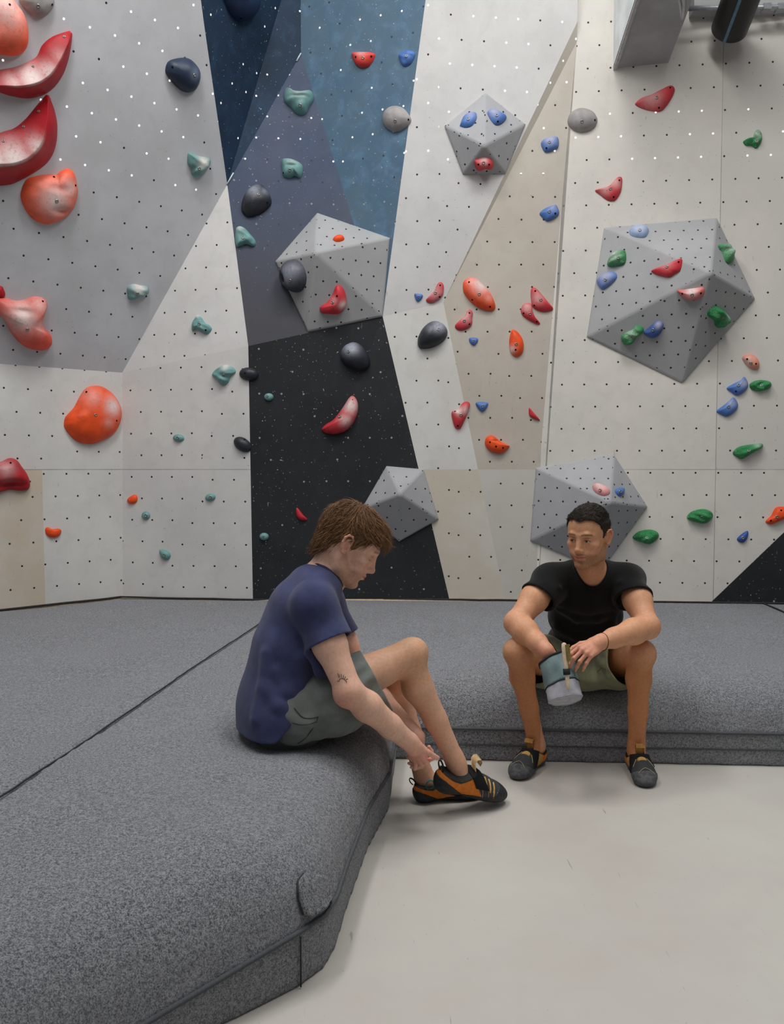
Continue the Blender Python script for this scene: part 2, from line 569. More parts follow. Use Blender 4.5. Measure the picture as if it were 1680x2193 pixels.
volume([(1040, 200), (1126, 267), (1083, 373), (992, 374), (952, 270)], (1038, 312), 0.17,
       'smallest pentagonal grey volume with two blue holds and one red hold', M_VOL)
volume([(680, 456), (836, 510), (820, 678), (660, 711), (590, 560)], (676, 541), 0.24,
       'pentagonal grey volume bridging the slate and black paint with a black donut hold', M_VOL2)
volume([(1295, 488), (1535, 467), (1617, 640), (1462, 820), (1257, 722)], (1524, 584), 0.34,
       'largest grey volume at right carrying green, blue and red holds', M_VOL2)
volume([(828, 998), (908, 1005), (940, 1112), (855, 1160), (775, 1090)], (857, 1058), 0.2,
       'plain grey volume on the black panel behind the bowed head', M_VOL)
volume([(1148, 1002), (1315, 973), (1387, 1085), (1288, 1223), (1136, 1158)], (1308, 1076), 0.3,
       'grey volume directly behind the head of the man in black', M_VOL)

# ------------------------------------------------------------------ hall fittings at the top right
M_SOFFIT = plain('soffit_grey', c(172, 172, 174), 0.7, 0.2, scale=5)
M_DUCT = plain('black_plastic', c(24, 25, 26), 0.45, 0.4)
M_STRIPE = plain('blue_stripe', c(96, 130, 150), 0.6, 0.3)
M_STEEL = plain('galvanised_steel', c(170, 173, 178), 0.4, 0.5, 0.7)
BL, BR = f8(1314, 149) + Vector((0, 0.02, 0)), f8(1432, 137) + Vector((0, 0.02, 0))
def fwd_pt(p, y, dz): return Vector((p.x, y, p.z + dz))
FL, FR = fwd_pt(BL, 4.75, 0.38), fwd_pt(BR, 4.75, 0.42)
soff = empty('overhang_box', BL)
tag(soff, 'grey boxed overhang jutting from the wall at the top right', 'wall overhang')
tp = 0.55
V = [BL, BR, FR, FL] + [Vector((p.x, p.y, BL.z + tp)) for p in (BL, BR, FR, FL)]
me = mesh_from('underside_box', V, [(0, 1, 2, 3), (7, 6, 5, 4), (0, 3, 7, 4), (1, 5, 6, 2), (2, 6, 7, 3), (0, 4, 5, 1)])
fix_normals(me)
bx_ = link('box', me, [M_SOFFIT, plain('white_board', c(226, 232, 234), 0.6, 0.2, scale=5)], soff, smooth=False)
for pl_ in me.polygons:
    if abs(pl_.normal.x) > 0.8 and pl_.center.x < (BL.x + BR.x) / 2: pl_.material_index = 1
lipm = plain('board_edge', c(186, 184, 182), 0.7, 0.2)
d_ = Vector((0.022, 0, 0)); z_ = Vector((0, 0, -0.012))
me = mesh_from('board_edge', [BL + z_, BL + z_ + d_, FL + z_ + d_, FL + z_, BL - z_, BL - z_ + d_, FL - z_ + d_, FL - z_],
               [(0, 1, 2, 3), (7, 6, 5, 4), (0, 3, 7, 4), (1, 5, 6, 2), (2, 6, 7, 3), (0, 4, 5, 1)])
fix_normals(me)
link('board_edge', me, lipm, soff, smooth=False)
# steel bracket folded against the right side of the box
bp = [at_y(1447, -30, 5.0), at_y(1459, 14, 5.2), at_y(1462, 40, 5.3), at_y(1466, 8, 5.15), at_y(1462, -20, 5.0)]
tube_obj('hinge_bracket', smooth_open(bp, 4), 0.011, M_STEEL, soff, 6)

duct = empty('tube', (2.18, 5.75, 4.05))
tag(duct, 'thick black tube with a blue stripe at the top right', 'tube')
t0 = at_y(1563, 62, 5.72); t1 = at_y(1620, -90, 5.25)
ts = [t0.lerp(t1, k / 6) for k in range(7)]
tube_obj('tube_body', [t0 + (t0 - t1).normalized() * 0.012] + ts, 0.112, M_DUCT, duct, 28, taper=[0.88] + [1.0] * 7)
ax = (t1 - t0).normalized()
side = (CAM - t0 - ax * (CAM - t0).dot(ax)).normalized()
tube_obj('stripe', [p + side * 0.1125 for p in ts], 0.011, M_STRIPE, duct, 6, flat=0.5)

beam = empty('beam', (2.4, 5.8, 4.3))
tag(beam, 'grey horizontal beam with steel clips above the right wall', 'beam')
bm = bmesh.new()
b0, b1 = f8(1476, 39), f8(1990, 33)
for (lo, hi) in (((b0.x, b0.y - 0.10, b0.z), (b1.x, b0.y + 0.1, b0.z + 0.6)),):
    box_mesh(bm, lo, hi)
me = bpy.data.meshes.new('beam'); bm.to_mesh(me); bm.free()
link('beam_body', me, M_SOFFIT, beam, smooth=False)
tube_obj('rail', [at_y(1470, 18, b0.y - 0.16), at_y(1900, 12, b0.y - 0.16)], 0.016, M_STEEL, beam, 8)
for u in (1645, 1676):
    bm = bmesh.new()
    q = at_y(u, 12, b0.y - 0.18)
    box_mesh(bm, (q.x - 0.024, q.y - 0.004, q.z - 0.02), (q.x + 0.024, q.y + 0.06, q.z + 0.016))
    me = bpy.data.meshes.new('clip'); bm.to_mesh(me); bm.free()
    link('clip', me, M_STEEL, beam, smooth=False)
# ------------------------------------------------------------------ signed distance fields and surface nets
def surface_net(A, org, h):
    """A: 3D field; returns verts (N,3), quads (M,4)"""
    nx, ny, nz = A.shape
    S = A < 0
    cnt = np.zeros((nx - 1, ny - 1, nz - 1), np.uint8)
    for dx in (0, 1):
        for dy in (0, 1):
            for dz in (0, 1):
                cnt += S[dx:nx - 1 + dx, dy:ny - 1 + dy, dz:nz - 1 + dz]
    act = (cnt > 0) & (cnt < 8)
    I, J, Kk = np.nonzero(act)
    N = len(I)
    idx = np.full(act.shape, -1, np.int32)
    idx[I, J, Kk] = np.arange(N)
    corner = {}
    for dx in (0, 1):
        for dy in (0, 1):
            for dz in (0, 1):
                corner[(dx, dy, dz)] = A[I + dx, J + dy, Kk + dz].astype(np.float64)
    acc = np.zeros((N, 3)); num = np.zeros(N)
    ks = list(corner.keys())
    for a in ks:
        for ax in range(3):
            if a[ax] == 0:
                b = list(a); b[ax] = 1; b = tuple(b)
                va, vb = corner[a], corner[b]
                m = (va < 0) != (vb < 0)
                den = np.where(m, va - vb, 1.0)
                t = va / den
                p = np.zeros((N, 3)); p[:] = a
                p[:, ax] = t
                acc[m] += p[m]; num[m] += 1
    V = (acc / num[:, None] + np.stack([I, J, Kk], 1)) * h + np.array(org)
    Q = []
    # x edges
    for ax in range(3):
        sl0 = [slice(1, -1)] * 3; sl1 = [slice(1, -1)] * 3
        sl0[ax] = slice(0, -1); sl1[ax] = slice(1, None)
        a = S[tuple(sl0)]; b = S[tuple(sl1)]
        ch = np.nonzero(a != b)
        inside = a[ch]
        ii = [ch[0], ch[1], ch[2]]
        o = [0, 0, 0]
        for k in range(3):
            if k != ax: ii[k] = ii[k] + 1
        u, v = [(1, 2), (2, 0), (0, 1)][ax]
        def cell(du, dv):
            q = [ii[0].copy(), ii[1].copy(), ii[2].copy()]
            q[u] = q[u] - du; q[v] = q[v] - dv
            return idx[q[0], q[1], q[2]]
        q = np.stack([cell(1, 1), cell(0, 1), cell(0, 0), cell(1, 0)], 1)
        q[~inside] = q[~inside][:, ::-1]
        Q.append(q)
    Q = np.concatenate(Q) if Q else np.zeros((0, 4), int)
    Q = Q[(Q >= 0).all(1)]
    return V, Q

def np_mesh(name, V, Q):
    me = bpy.data.meshes.new(name)
    used = np.zeros(len(V), bool); used[Q.ravel()] = True
    rm = np.cumsum(used) - 1
    V = V[used]; Q = rm[Q]
    me.vertices.add(len(V)); me.vertices.foreach_set('co', V.astype(np.float32).ravel())
    me.loops.add(Q.size); me.loops.foreach_set('vertex_index', Q.astype(np.int32).ravel())
    me.polygons.add(len(Q)); me.polygons.foreach_set('loop_start', np.arange(0, Q.size, 4, dtype=np.int32))
    me.polygons.foreach_set('loop_total', np.full(len(Q), 4, np.int32))
    me.update(calc_edges=True); me.validate()
    return me

def set_attr(me, name, arr):
    a = me.attributes.new(name, 'FLOAT', 'POINT')
    a.data.foreach_set('value', np.asarray(arr, np.float32))

def set_col(me, name, arr):
    a = me.color_attributes.new(name, 'FLOAT_COLOR', 'POINT')
    arr = np.concatenate([np.asarray(arr, np.float32), np.ones((len(arr), 1), np.float32)], 1)
    a.data.foreach_set('color', arr.ravel())

def verts_np(me):
    a = np.zeros(len(me.vertices) * 3, np.float32); me.vertices.foreach_get('co', a)
    return a.reshape(-1, 3).astype(np.float64)

def normals_np(me):
    a = np.zeros(len(me.vertices) * 3, np.float32); me.vertex_normals.foreach_get('vector', a)
    return a.reshape(-1, 3).astype(np.float64)

def V3(p): return np.array([p[0], p[1], p[2]], float)

def f_cap(a, b, ra, rb):
    a, b = V3(a), V3(b); ba = b - a; L2 = max(1e-12, ba.dot(ba))
    def f(P):
        pa = P - a
        t = np.clip(pa @ ba / L2, 0, 1)
        return np.linalg.norm(pa - t[..., None] * ba, axis=-1) - (ra + (rb - ra) * t)
    r = max(ra, rb)
    return f, np.minimum(a, b) - r, np.maximum(a, b) + r

def f_ell(cn, r, R=None):
    cn = V3(cn); r = np.array(r, float)
    R = np.eye(3) if R is None else R           # columns: local axes in world
    def f(P):
        q = (P - cn) @ R
        k0 = np.linalg.norm(q / r, axis=-1); k1 = np.linalg.norm(q / (r * r), axis=-1)
        return k0 * (k0 - 1.0) / np.maximum(k1, 1e-6)
    e = np.abs(R) @ r
    return f, cn - e, cn + e

class Field:
    def __init__(self):
        self.ops = []
        self.post = []
        self.gpost = {}
        self.gk = 0.004
    def add(self, prim, k=0.02, sub=False, group=0):
        self.ops.append((prim[0], prim[1], prim[2], k, sub, group))
    def cap(self, a, b, ra, rb, k=0.02, sub=False, group=0):
        self.add(f_cap(a, b, ra, rb), k, sub, group)
    def ell(self, cn, r, R=None, k=0.02, sub=False, group=0):
        self.add(f_ell(cn, r, R), k, sub, group)
    def chain(self, pts, rad, k=0.02, group=0):
        for i in range(len(pts) - 1):
            self.cap(pts[i], pts[i + 1], rad[i], rad[i + 1], k, False, group)
    def bounds(self, pad=0.02):
        lo = np.min([o[1] for o in self.ops if not o[4]], 0) - pad
        hi = np.max([o[2] for o in self.ops if not o[4]], 0) + pad
        return lo, hi
    def eval(self, lo, hi, h):
        gk = self.gk
        n = np.ceil((np.array(hi) - np.array(lo)) / h).astype(int) + 1
        ax = [lo[i] + np.arange(n[i]) * h for i in range(3)]
        groups = sorted(set(o[5] for o in self.ops))
        out = None
        for gid in groups:
            A = np.full(tuple(n), 0.15, np.float32)
            for (f, l, u, k, sub, gg) in self.ops:
                if gg != gid: continue
                pad = k + 2.5 * h + 0.004
                i0 = [max(0, int((l[i] - pad - lo[i]) / h)) for i in range(3)]
                i1 = [min(n[i], int((u[i] + pad - lo[i]) / h) + 2) for i in range(3)]
                if any(i1[i] <= i0[i] for i in range(3)): continue
                X, Y, Z = np.meshgrid(ax[0][i0[0]:i1[0]], ax[1][i0[1]:i1[1]], ax[2][i0[2]:i1[2]], indexing='ij')
                d = f(np.stack([X, Y, Z], -1))
                s = (slice(i0[0], i1[0]), slice(i0[1], i1[1]), slice(i0[2], i1[2]))
                a = A[s]
                if sub:
                    b = -d
                    t = np.clip(0.5 - 0.5 * (b - a) / k, 0, 1)
                    A[s] = b + (a - b) * t + k * t * (1 - t)
                else:
                    t = np.clip(0.5 + 0.5 * (d - a) / k, 0, 1)
                    A[s] = d + (a - d) * t - k * t * (1 - t)
            if gid in self.gpost:
                X, Y, Z = np.meshgrid(*ax, indexing='ij')
                A = self.gpost[gid](A, np.stack([X, Y, Z], -1))
            if out is None: out = A
            else:
                t = np.clip(0.5 + 0.5 * (A - out) / gk, 0, 1)
                out = A + (out - A) * t - gk * t * (1 - t)
        if self.post:
            X, Y, Z = np.meshgrid(*ax, indexing='ij')
            Pp = np.stack([X, Y, Z], -1)
            for f in self.post: out = f(out, Pp)
        return out
    def val(self, x):
        best = 0.15
        for (f, l, u, k, sub, gg) in self.ops:
            if sub: continue
            d = float(f(x[None])[0])
            t = min(1, max(0, 0.5 + 0.5 * (d - best) / k))
            best = d + (best - d) * t - k * t * (1 - t)
        return best
    def mesh(self, lo=None, hi=None, h=0.004):
        if lo is None: lo, hi = self.bounds()
        return surface_net(self.eval(lo, hi, h), lo, h)

# ------------------------------------------------------------------ crash mats
def poly_sd(X, Y, poly):
    d = np.full(X.shape, 1e9); s = np.ones(X.shape)
    n = len(poly)
    for i in range(n):
        ax_, ay_ = poly[i]; bx_, by_ = poly[(i + 1) % n]
        ex, ey = bx_ - ax_, by_ - ay_
        wx, wy = X - ax_, Y - ay_
        t = np.clip((wx * ex + wy * ey) / (ex * ex + ey * ey), 0, 1)
        d = np.minimum(d, (wx - ex * t) ** 2 + (wy - ey * t) ** 2)
        c1_ = Y >= ay_; c2_ = Y < by_; c3_ = ex * wy > ey * wx
        flip = (c1_ & c2_ & c3_) | (~c1_ & ~c2_ & ~c3_)
        s = np.where(flip, -s, s)
    return s * np.sqrt(d)

def seg_dist(X, Y, pts):
    d = np.full(X.shape, 1e9)
    for (a, b) in zip(pts[:-1], pts[1:]):
        ex, ey = b[0] - a[0], b[1] - a[1]
        wx, wy = X - a[0], Y - a[1]
        t = np.clip((wx * ex + wy * ey) / (ex * ex + ey * ey), 0, 1)
        d = np.minimum(d, np.sqrt((wx - ex * t) ** 2 + (wy - ey * t) ** 2))
    return d

PROF_D = [0.0, 0.008, 0.022, 0.048, 0.088, 0.145, 0.24, 9.0]
PROF_Z = [0.135, 0.170, 0.215, 0.257, 0.293, 0.318, 0.33, 0.33]

fp = [at_z(u, v, 0.0) for (u, v) in ((490, 2193), (640, 2118), (697, 2075), (722, 2030), (745, 1950), (790, 1820), (835, 1735), (848, 1645))]
e0, e1 = fp[1], fp[0]
far = e0 + (e1 - e0).normalized() * 2.3
inner = at_z(850, 1626, 0.0)
fr = at_z(1680, 1641, 0.0); fl = at_z(960, 1626, 0.0)
frr = fl + (fr - fl) * 2.2
FREE = [(far.x, far.y)] + [(p.x, p.y) for p in fp[:7]] + [(inner.x, inner.y), (frr.x, frr.y)]
s_pts = [at_z(u, v, MZ) for (u, v) in ((0, 1708), (210, 1570), (420, 1425), (550, 1340))]
sdir = (s_pts[0] - s_pts[3]).normalized()
s_low = s_pts[0] + sdir * 1.25
s_top = s_pts[3] - sdir * ((5.97 - s_pts[3].y) / -sdir.y) if abs(sdir.y) > 1e-6 else s_pts[3]
SEAM = [(s_top.x, 5.985)] + [(p.x, p.y) for p in s_pts[::-1]] + [(s_low.x, s_low.y)]
wallB = [(RR.x - 0.02, RR.y - 0.012), (Rb.x, Rb.y - 0.012), (Gb.x, Gb.y - 0.012)]
polyB = [(frr.x, frr.y)] + wallB + SEAM + FREE[:-1]
polyA = [(s_low.x, s_low.y)] + SEAM[::-1][1:] + [(Hb.x, Hb.y - 0.012), (c0.x, c0.y - 0.02), (a0.x, a0.y - 0.02), (a0.x, 0.6)]

EDGE_O, EDGE_D = (e0.x, e0.y), ((e1 - e0).normalized().x, (e1 - e0).normalized().y)
def hem_drop(X, Y):
    return 0.06 * np.clip(((X - EDGE_O[0]) * EDGE_D[0] + (Y - EDGE_O[1]) * EDGE_D[1]) / 0.5, 0, 1)
DENTS = []                                  # (x, y, radius, depth) where someone sits

def mat_mesh(poly, gap, h):
    P_ = np.array(poly)
    lo = np.array([P_[:, 0].min() - 0.05, P_[:, 1].min() - 0.05, -0.03]); hi = np.array([P_[:, 0].max() + 0.05, P_[:, 1].max() + 0.05, 0.40])
    n = np.ceil((hi - lo) / h).astype(int) + 1
    xs, ys, zs = [lo[i] + np.arange(n[i]) * h for i in range(3)]
    X, Y = np.meshgrid(xs, ys, indexing='ij')
    d2 = poly_sd(X, Y, poly) + gap
    dF = seg_dist(X, Y, FREE)
    top = np.interp(dF, PROF_D, PROF_Z)
    top = top + 0.004 * np.sin(X * 5.1 + 1.3 * Y) * np.sin(Y * 3.7 - 0.8 * X) * np.clip(dF * 3, 0, 1)
    # soft ripples in the fabric towards the wall
    top = top + 0.003 * np.sin(8.0 * Y + 3.0 * np.sin(1.7 * X)) * np.clip((Y - 4.2) / 1.0, 0, 1)
    top = top - hem_drop(X, Y) * np.exp(-dF / 0.10)
    for (x, y, r, dp) in DENTS:
        top = top - dp * np.exp(-((X - x) ** 2 + (Y - y) ** 2) / (r * r))
    A = np.maximum(np.maximum(d2[:, :, None], zs[None, None, :] - top[:, :, None]), -zs[None, None, :]).astype(np.float32)
    # slightly pillowed side
    return surface_net(A, lo, h)

DENTS += [(-0.33, 2.98, 0.22, 0.030), (0.78, 3.78, 0.24, 0.035)]
V, Q = mat_mesh(polyB, 0.002, 0.011)
matB = link('crash_mat', np_mesh('crash_mat', V, Q), M_CARPET, origin=(0.6, 4.6, 0))
matB.modifiers.new('soften', 'SMOOTH').iterations = 3
tag(matB, 'grey carpeted crash mat both men sit on, wrapping around the bare floor', 'crash mat')
V, Q = mat_mesh(polyA, 0.002, 0.014)
matA = link('crash_mat', np_mesh('crash_mat', V, Q), M_CARPET, origin=(-1.8, 3.6, 0))
matA.modifiers.new('soften', 'SMOOTH').iterations = 3
tag(matA, 'grey carpeted crash mat at far left behind the long seam', 'crash mat')

def along(pts, step=0.05):
    out = []
    for a, b in zip(pts[:-1], pts[1:]):
        n = max(1, int((Vector(b) - Vector(a)).length / step))
        for k in range(n): out.append(Vector(a).lerp(Vector(b), k / n))
    out.append(Vector(pts[-1]))
    return out
random.seed(3)
def wob(p, s): return p + Vector((random.uniform(-s, s), random.uniform(-s, s), random.uniform(-s, s) * 0.5))
# cord that closes the joint between the two mats
cord = [wob(p, 0.002) for p in along([Vector((x, y, MZ + 0.001)) for (x, y) in SEAM], 0.06)]
tube_obj('seam_cord', cord, 0.0030, M_CORD, matB, 5)
# piping along the free edge and the velcro hem under it
pip = [Vector((p.x, p.y, 0.136 - float(hem_drop(p.x, p.y)))) for p in along([Vector((x, y, 0.0)) for (x, y) in FREE], 0.04)]
def outset(p, k):
    return p
tube_obj('piping', smooth_open(pip, 2), 0.0065, M_PIPING, matB, 7)
hem = along([Vector((x, y, 0.068)) for (x, y) in FREE[-2:]], 0.04)
tube_obj('hem_seam', smooth_open(hem, 2), 0.003, M_PIPING, matB, 5)
# welt where the carpet meets the wall
weltB = along([Vector((x, y - 0.008, MZ + 0.006)) for (x, y) in wallB[::-1]] , 0.12)
weltB = [Vector((s_top.x, 5.97, MZ + 0.006))] + weltB
tube_obj('wall_welt', [wob(p, 0.003) for p in weltB], 0.0065, M_CORD, matB, 6)
weltA = along([Vector((a0.x, a0.y - 0.03, MZ + 0.004)), Vector((c0.x, c0.y - 0.03, MZ + 0.014)), Vector((Hb.x, Hb.y - 0.02, MZ + 0.006)), Vector((s_top.x, 5.97, MZ + 0.006))], 0.12)
tube_obj('wall_welt', [wob(p, 0.003) for p in weltA], 0.0065, M_CORD, matA, 6)
# seam running to the wall at the far right of the mat
rs = [at_z(1636, 1294, MZ), at_z(1660, 1303, MZ), at_z(1700, 1322, MZ), at_z(1800, 1375, MZ)]
tube_obj('seam_cord', [p + Vector((0, 0, 0.004)) for p in smooth_open(rs, 4)], 0.005, M_CORD, matB, 5)

# fabric tab folded over the near corner
def top_at(x, y):
    X = np.array([[x]]); Y = np.array([[y]])
    sd = float(poly_sd(X, Y, polyB)[0, 0])
    if sd > -0.0005: return 0.15, sd
    dF = seg_dist(X, Y, FREE)
    return float((np.interp(dF, PROF_D, PROF_Z) - hem_drop(X, Y) * np.exp(-dF / 0.10))[0, 0]), sd
def on_top(u, v):
    """where the pixel ray meets the mat's top, so that the tab lies on the cloth"""
    d = ray(u, v)
    lo_, hi_ = 1.0, 3.2
    prev = None
    for k in range(400):
        t = lo_ + (hi_ - lo_) * k / 399
        p = CAM + d * t
        z, sd = top_at(p.x, p.y)
        if sd < 0.004 and p.z <= z: return Vector((p.x, p.y, max(z, p.z)))
        if p.z < 0.11: return p
    return p
corners = [(648, 1974), (706, 1946), (704, 1902), (680, 1868), (638, 1892)]
A_, B_, C_, T_, D_ = corners
NU, NV = 12, 12
vv = []
bm = bmesh.new()
for i in range(NV + 1):
    q = i / NV
    row = []
    lft = (A_[0] + (D_[0] - A_[0]) * q - 4 * math.sin(math.pi * q), A_[1] + (D_[1] - A_[1]) * q)
    rgt = (B_[0] + (C_[0] - B_[0]) * q + 3 * math.sin(math.pi * q), B_[1] + (C_[1] - B_[1]) * q)
    for j in range(NU + 1):
        w = j / NU
        u = lft[0] + (rgt[0] - lft[0]) * w; v = lft[1] + (rgt[1] - lft[1]) * w
        v -= 17 * math.sin(math.pi * w) ** 0.7 * q - 5 * math.sin(math.pi * w) * (1 - q)
        p = on_top(u, v)
        nrm = Vector((0.15, -0.3, 1)).normalized() if q > 0.3 else Vector((0.35, -0.6, 0.7)).normalized()
        row.append(p + nrm * 0.007)
    vv.append(row)
TV = [[bm.verts.new(p) for p in r_] for r_ in vv]
for i in range(NV):
    for j in range(NU): bm.faces.new((TV[i][j], TV[i][j + 1], TV[i + 1][j + 1], TV[i + 1][j]))
bmesh.ops.smooth_vert(bm, verts=[v for v in bm.verts if not v.is_boundary], factor=0.5, use_axis_x=True, use_axis_y=True, use_axis_z=True)
bmesh.ops.recalc_face_normals(bm, faces=bm.faces)
bmesh.ops.solidify(bm, geom=bm.faces[:], thickness=0.010)
me = bpy.data.meshes.new('corner_flap'); bm.to_mesh(me); bm.free()
link('corner_flap', me, M_CARPET, matB)
edge = [vv[i][0] for i in range(NV + 1)] + vv[NV][1:] + [vv[i][NU] for i in range(NV - 1, -1, -1)]
tube_obj('flap_stitching', edge, 0.003, M_CORD, matB, 5)
# upright seam on the skirt below the tab
sk = [on_top(652, 1990) + Vector((0, -0.004, 0))]
base_ = at_z(645, 2116, 0.0)
tube_obj('skirt_seam', [Vector((base_.x, base_.y - 0.002, 0.004)), Vector((base_.x, base_.y - 0.002, 0.06)), Vector((base_.x, base_.y - 0.002, 0.125))], 0.0022, M_CORD, matB, 6)
# ------------------------------------------------------------------ climbing holds
def hold_mat(name, col, rough=0.5, rocky=0.0, chalk=c(226, 214, 210), flecks=0.25):
    m = NT(name, rough, 0.35)
    P = m.coord()
    at = m.n('ShaderNodeAttribute', attribute_name='chalk')
    nz = m.noise(P, 55.0, 5.0, 0.7)
    ch = m.math('MULTIPLY', at.outputs['Fac'], m.ramp(nz, 0.12, 0.52))
    n2 = m.ramp(m.noise(P, 18.0, 3.0), 0.3, 0.7)
    base = m.mix(n2, tuple(x * 0.86 for x in col[:3]) + (1,), tuple(min(1, x * 1.1) for x in col[:3]) + (1,))
    fl = m.ramp(m.noise(P, 260.0, 3.0), 0.58, 0.75)
    base = m.mix(m.math('MULTIPLY', fl, flecks * 0.5), base, chalk)
    if rocky:
        vo = m.n('ShaderNodeTexVoronoi', feature='DISTANCE_TO_EDGE'); vo.inputs['Scale'].default_value = 38.0
        m.l(m.n('ShaderNodeTexCoord').outputs['Object'], vo.inputs['Vector'])
        vein = m.ramp(vo.outputs['Distance'], 0.0, 0.06, 1.0, 0.0)
        base = m.mix(m.math('MULTIPLY', vein, 0.45), base, c(150, 200, 165))
        m.bump(m.math('ADD', nz, m.math('MULTIPLY', vein, -0.5)), 0.7, 0.012)
    else:
        m.bump(m.noise(P, 130.0, 4.0), 0.22, 0.004)
    m.color(m.mix(ch, base, chalk))
    return m.m

HM = {
    'orange': hold_mat('hold_orange', c(242, 84, 30)),
    'red': hold_mat('hold_red', c(204, 52, 62)),
    'crimson': hold_mat('hold_crimson', c(176, 24, 36), flecks=0.05),
    'teal': hold_mat('hold_teal', c(112, 158, 156)),
    'black': hold_mat('hold_black', c(44, 47, 55), 0.42, chalk=c(176, 182, 196), flecks=0.08),
    'navy': hold_mat('hold_navy', c(38, 52, 74), 0.42, chalk=c(150, 165, 190), flecks=0.06),
    'grey': hold_mat('hold_grey', c(162, 158, 157), 0.7, flecks=0.2),
    'blue': hold_mat('hold_blue', c(82, 122, 190)),
    'paleblue': hold_mat('hold_pale_blue', c(150, 176, 214)),
    'green': hold_mat('hold_green', c(38, 140, 76), 0.5, rocky=1.0, chalk=c(205, 224, 210)),
    'pink': hold_mat('hold_pink', c(232, 160, 158)),
}
M_BOLT = plain('bolt_steel', c(150, 148, 144), 0.35, 0.5, 0.8)
M_HOLE = plain('screw_hole', c(26, 22, 22), 0.8, 0.1)

def bolt_at(name, p, n, r, parent, mat):
    x = n.orthogonal().normalized(); y = n.cross(x)
    bm = bmesh.new()
    rings = []
    prof = [(1.0, -0.004), (1.0, 0.0022), (0.72, 0.0034), (0.5, 0.0034), (0.42, -0.001), (0.0, -0.001)] if mat is M_BOLT else [(1.0, -0.003), (1.0, 0.0012), (0.8, 0.0018), (0.0, 0.0018)]
    S = 12
    for (k, hgt) in prof[:-1]:
        rings.append([bm.verts.new(p + n * hgt + x * (r * k * math.cos(2 * math.pi * i / S)) + y * (r * k * math.sin(2 * math.pi * i / S))) for i in range(S)])
    cv = bm.verts.new(p + n * prof[-1][1])
    for a, b in zip(rings[:-1], rings[1:]):
        for i in range(S): bm.faces.new((a[i], a[(i + 1) % S], b[(i + 1) % S], b[i]))
    for i in range(S): bm.faces.new((rings[-1][i], rings[-1][(i + 1) % S], cv))
    bmesh.ops.recalc_face_normals(bm, faces=bm.faces)
    me = bpy.data.meshes.new(name); bm.to_mesh(me); bm.free()
    return link(name, me, mat, parent)

class HoldSurf:
    """a dome over an outline in the plane of the panel it is bolted to"""
    pass

def smooth2(x, a, b):
    t = np.clip((x - a) / (b - a), 0, 1); return t * t * (3 - 2 * t)

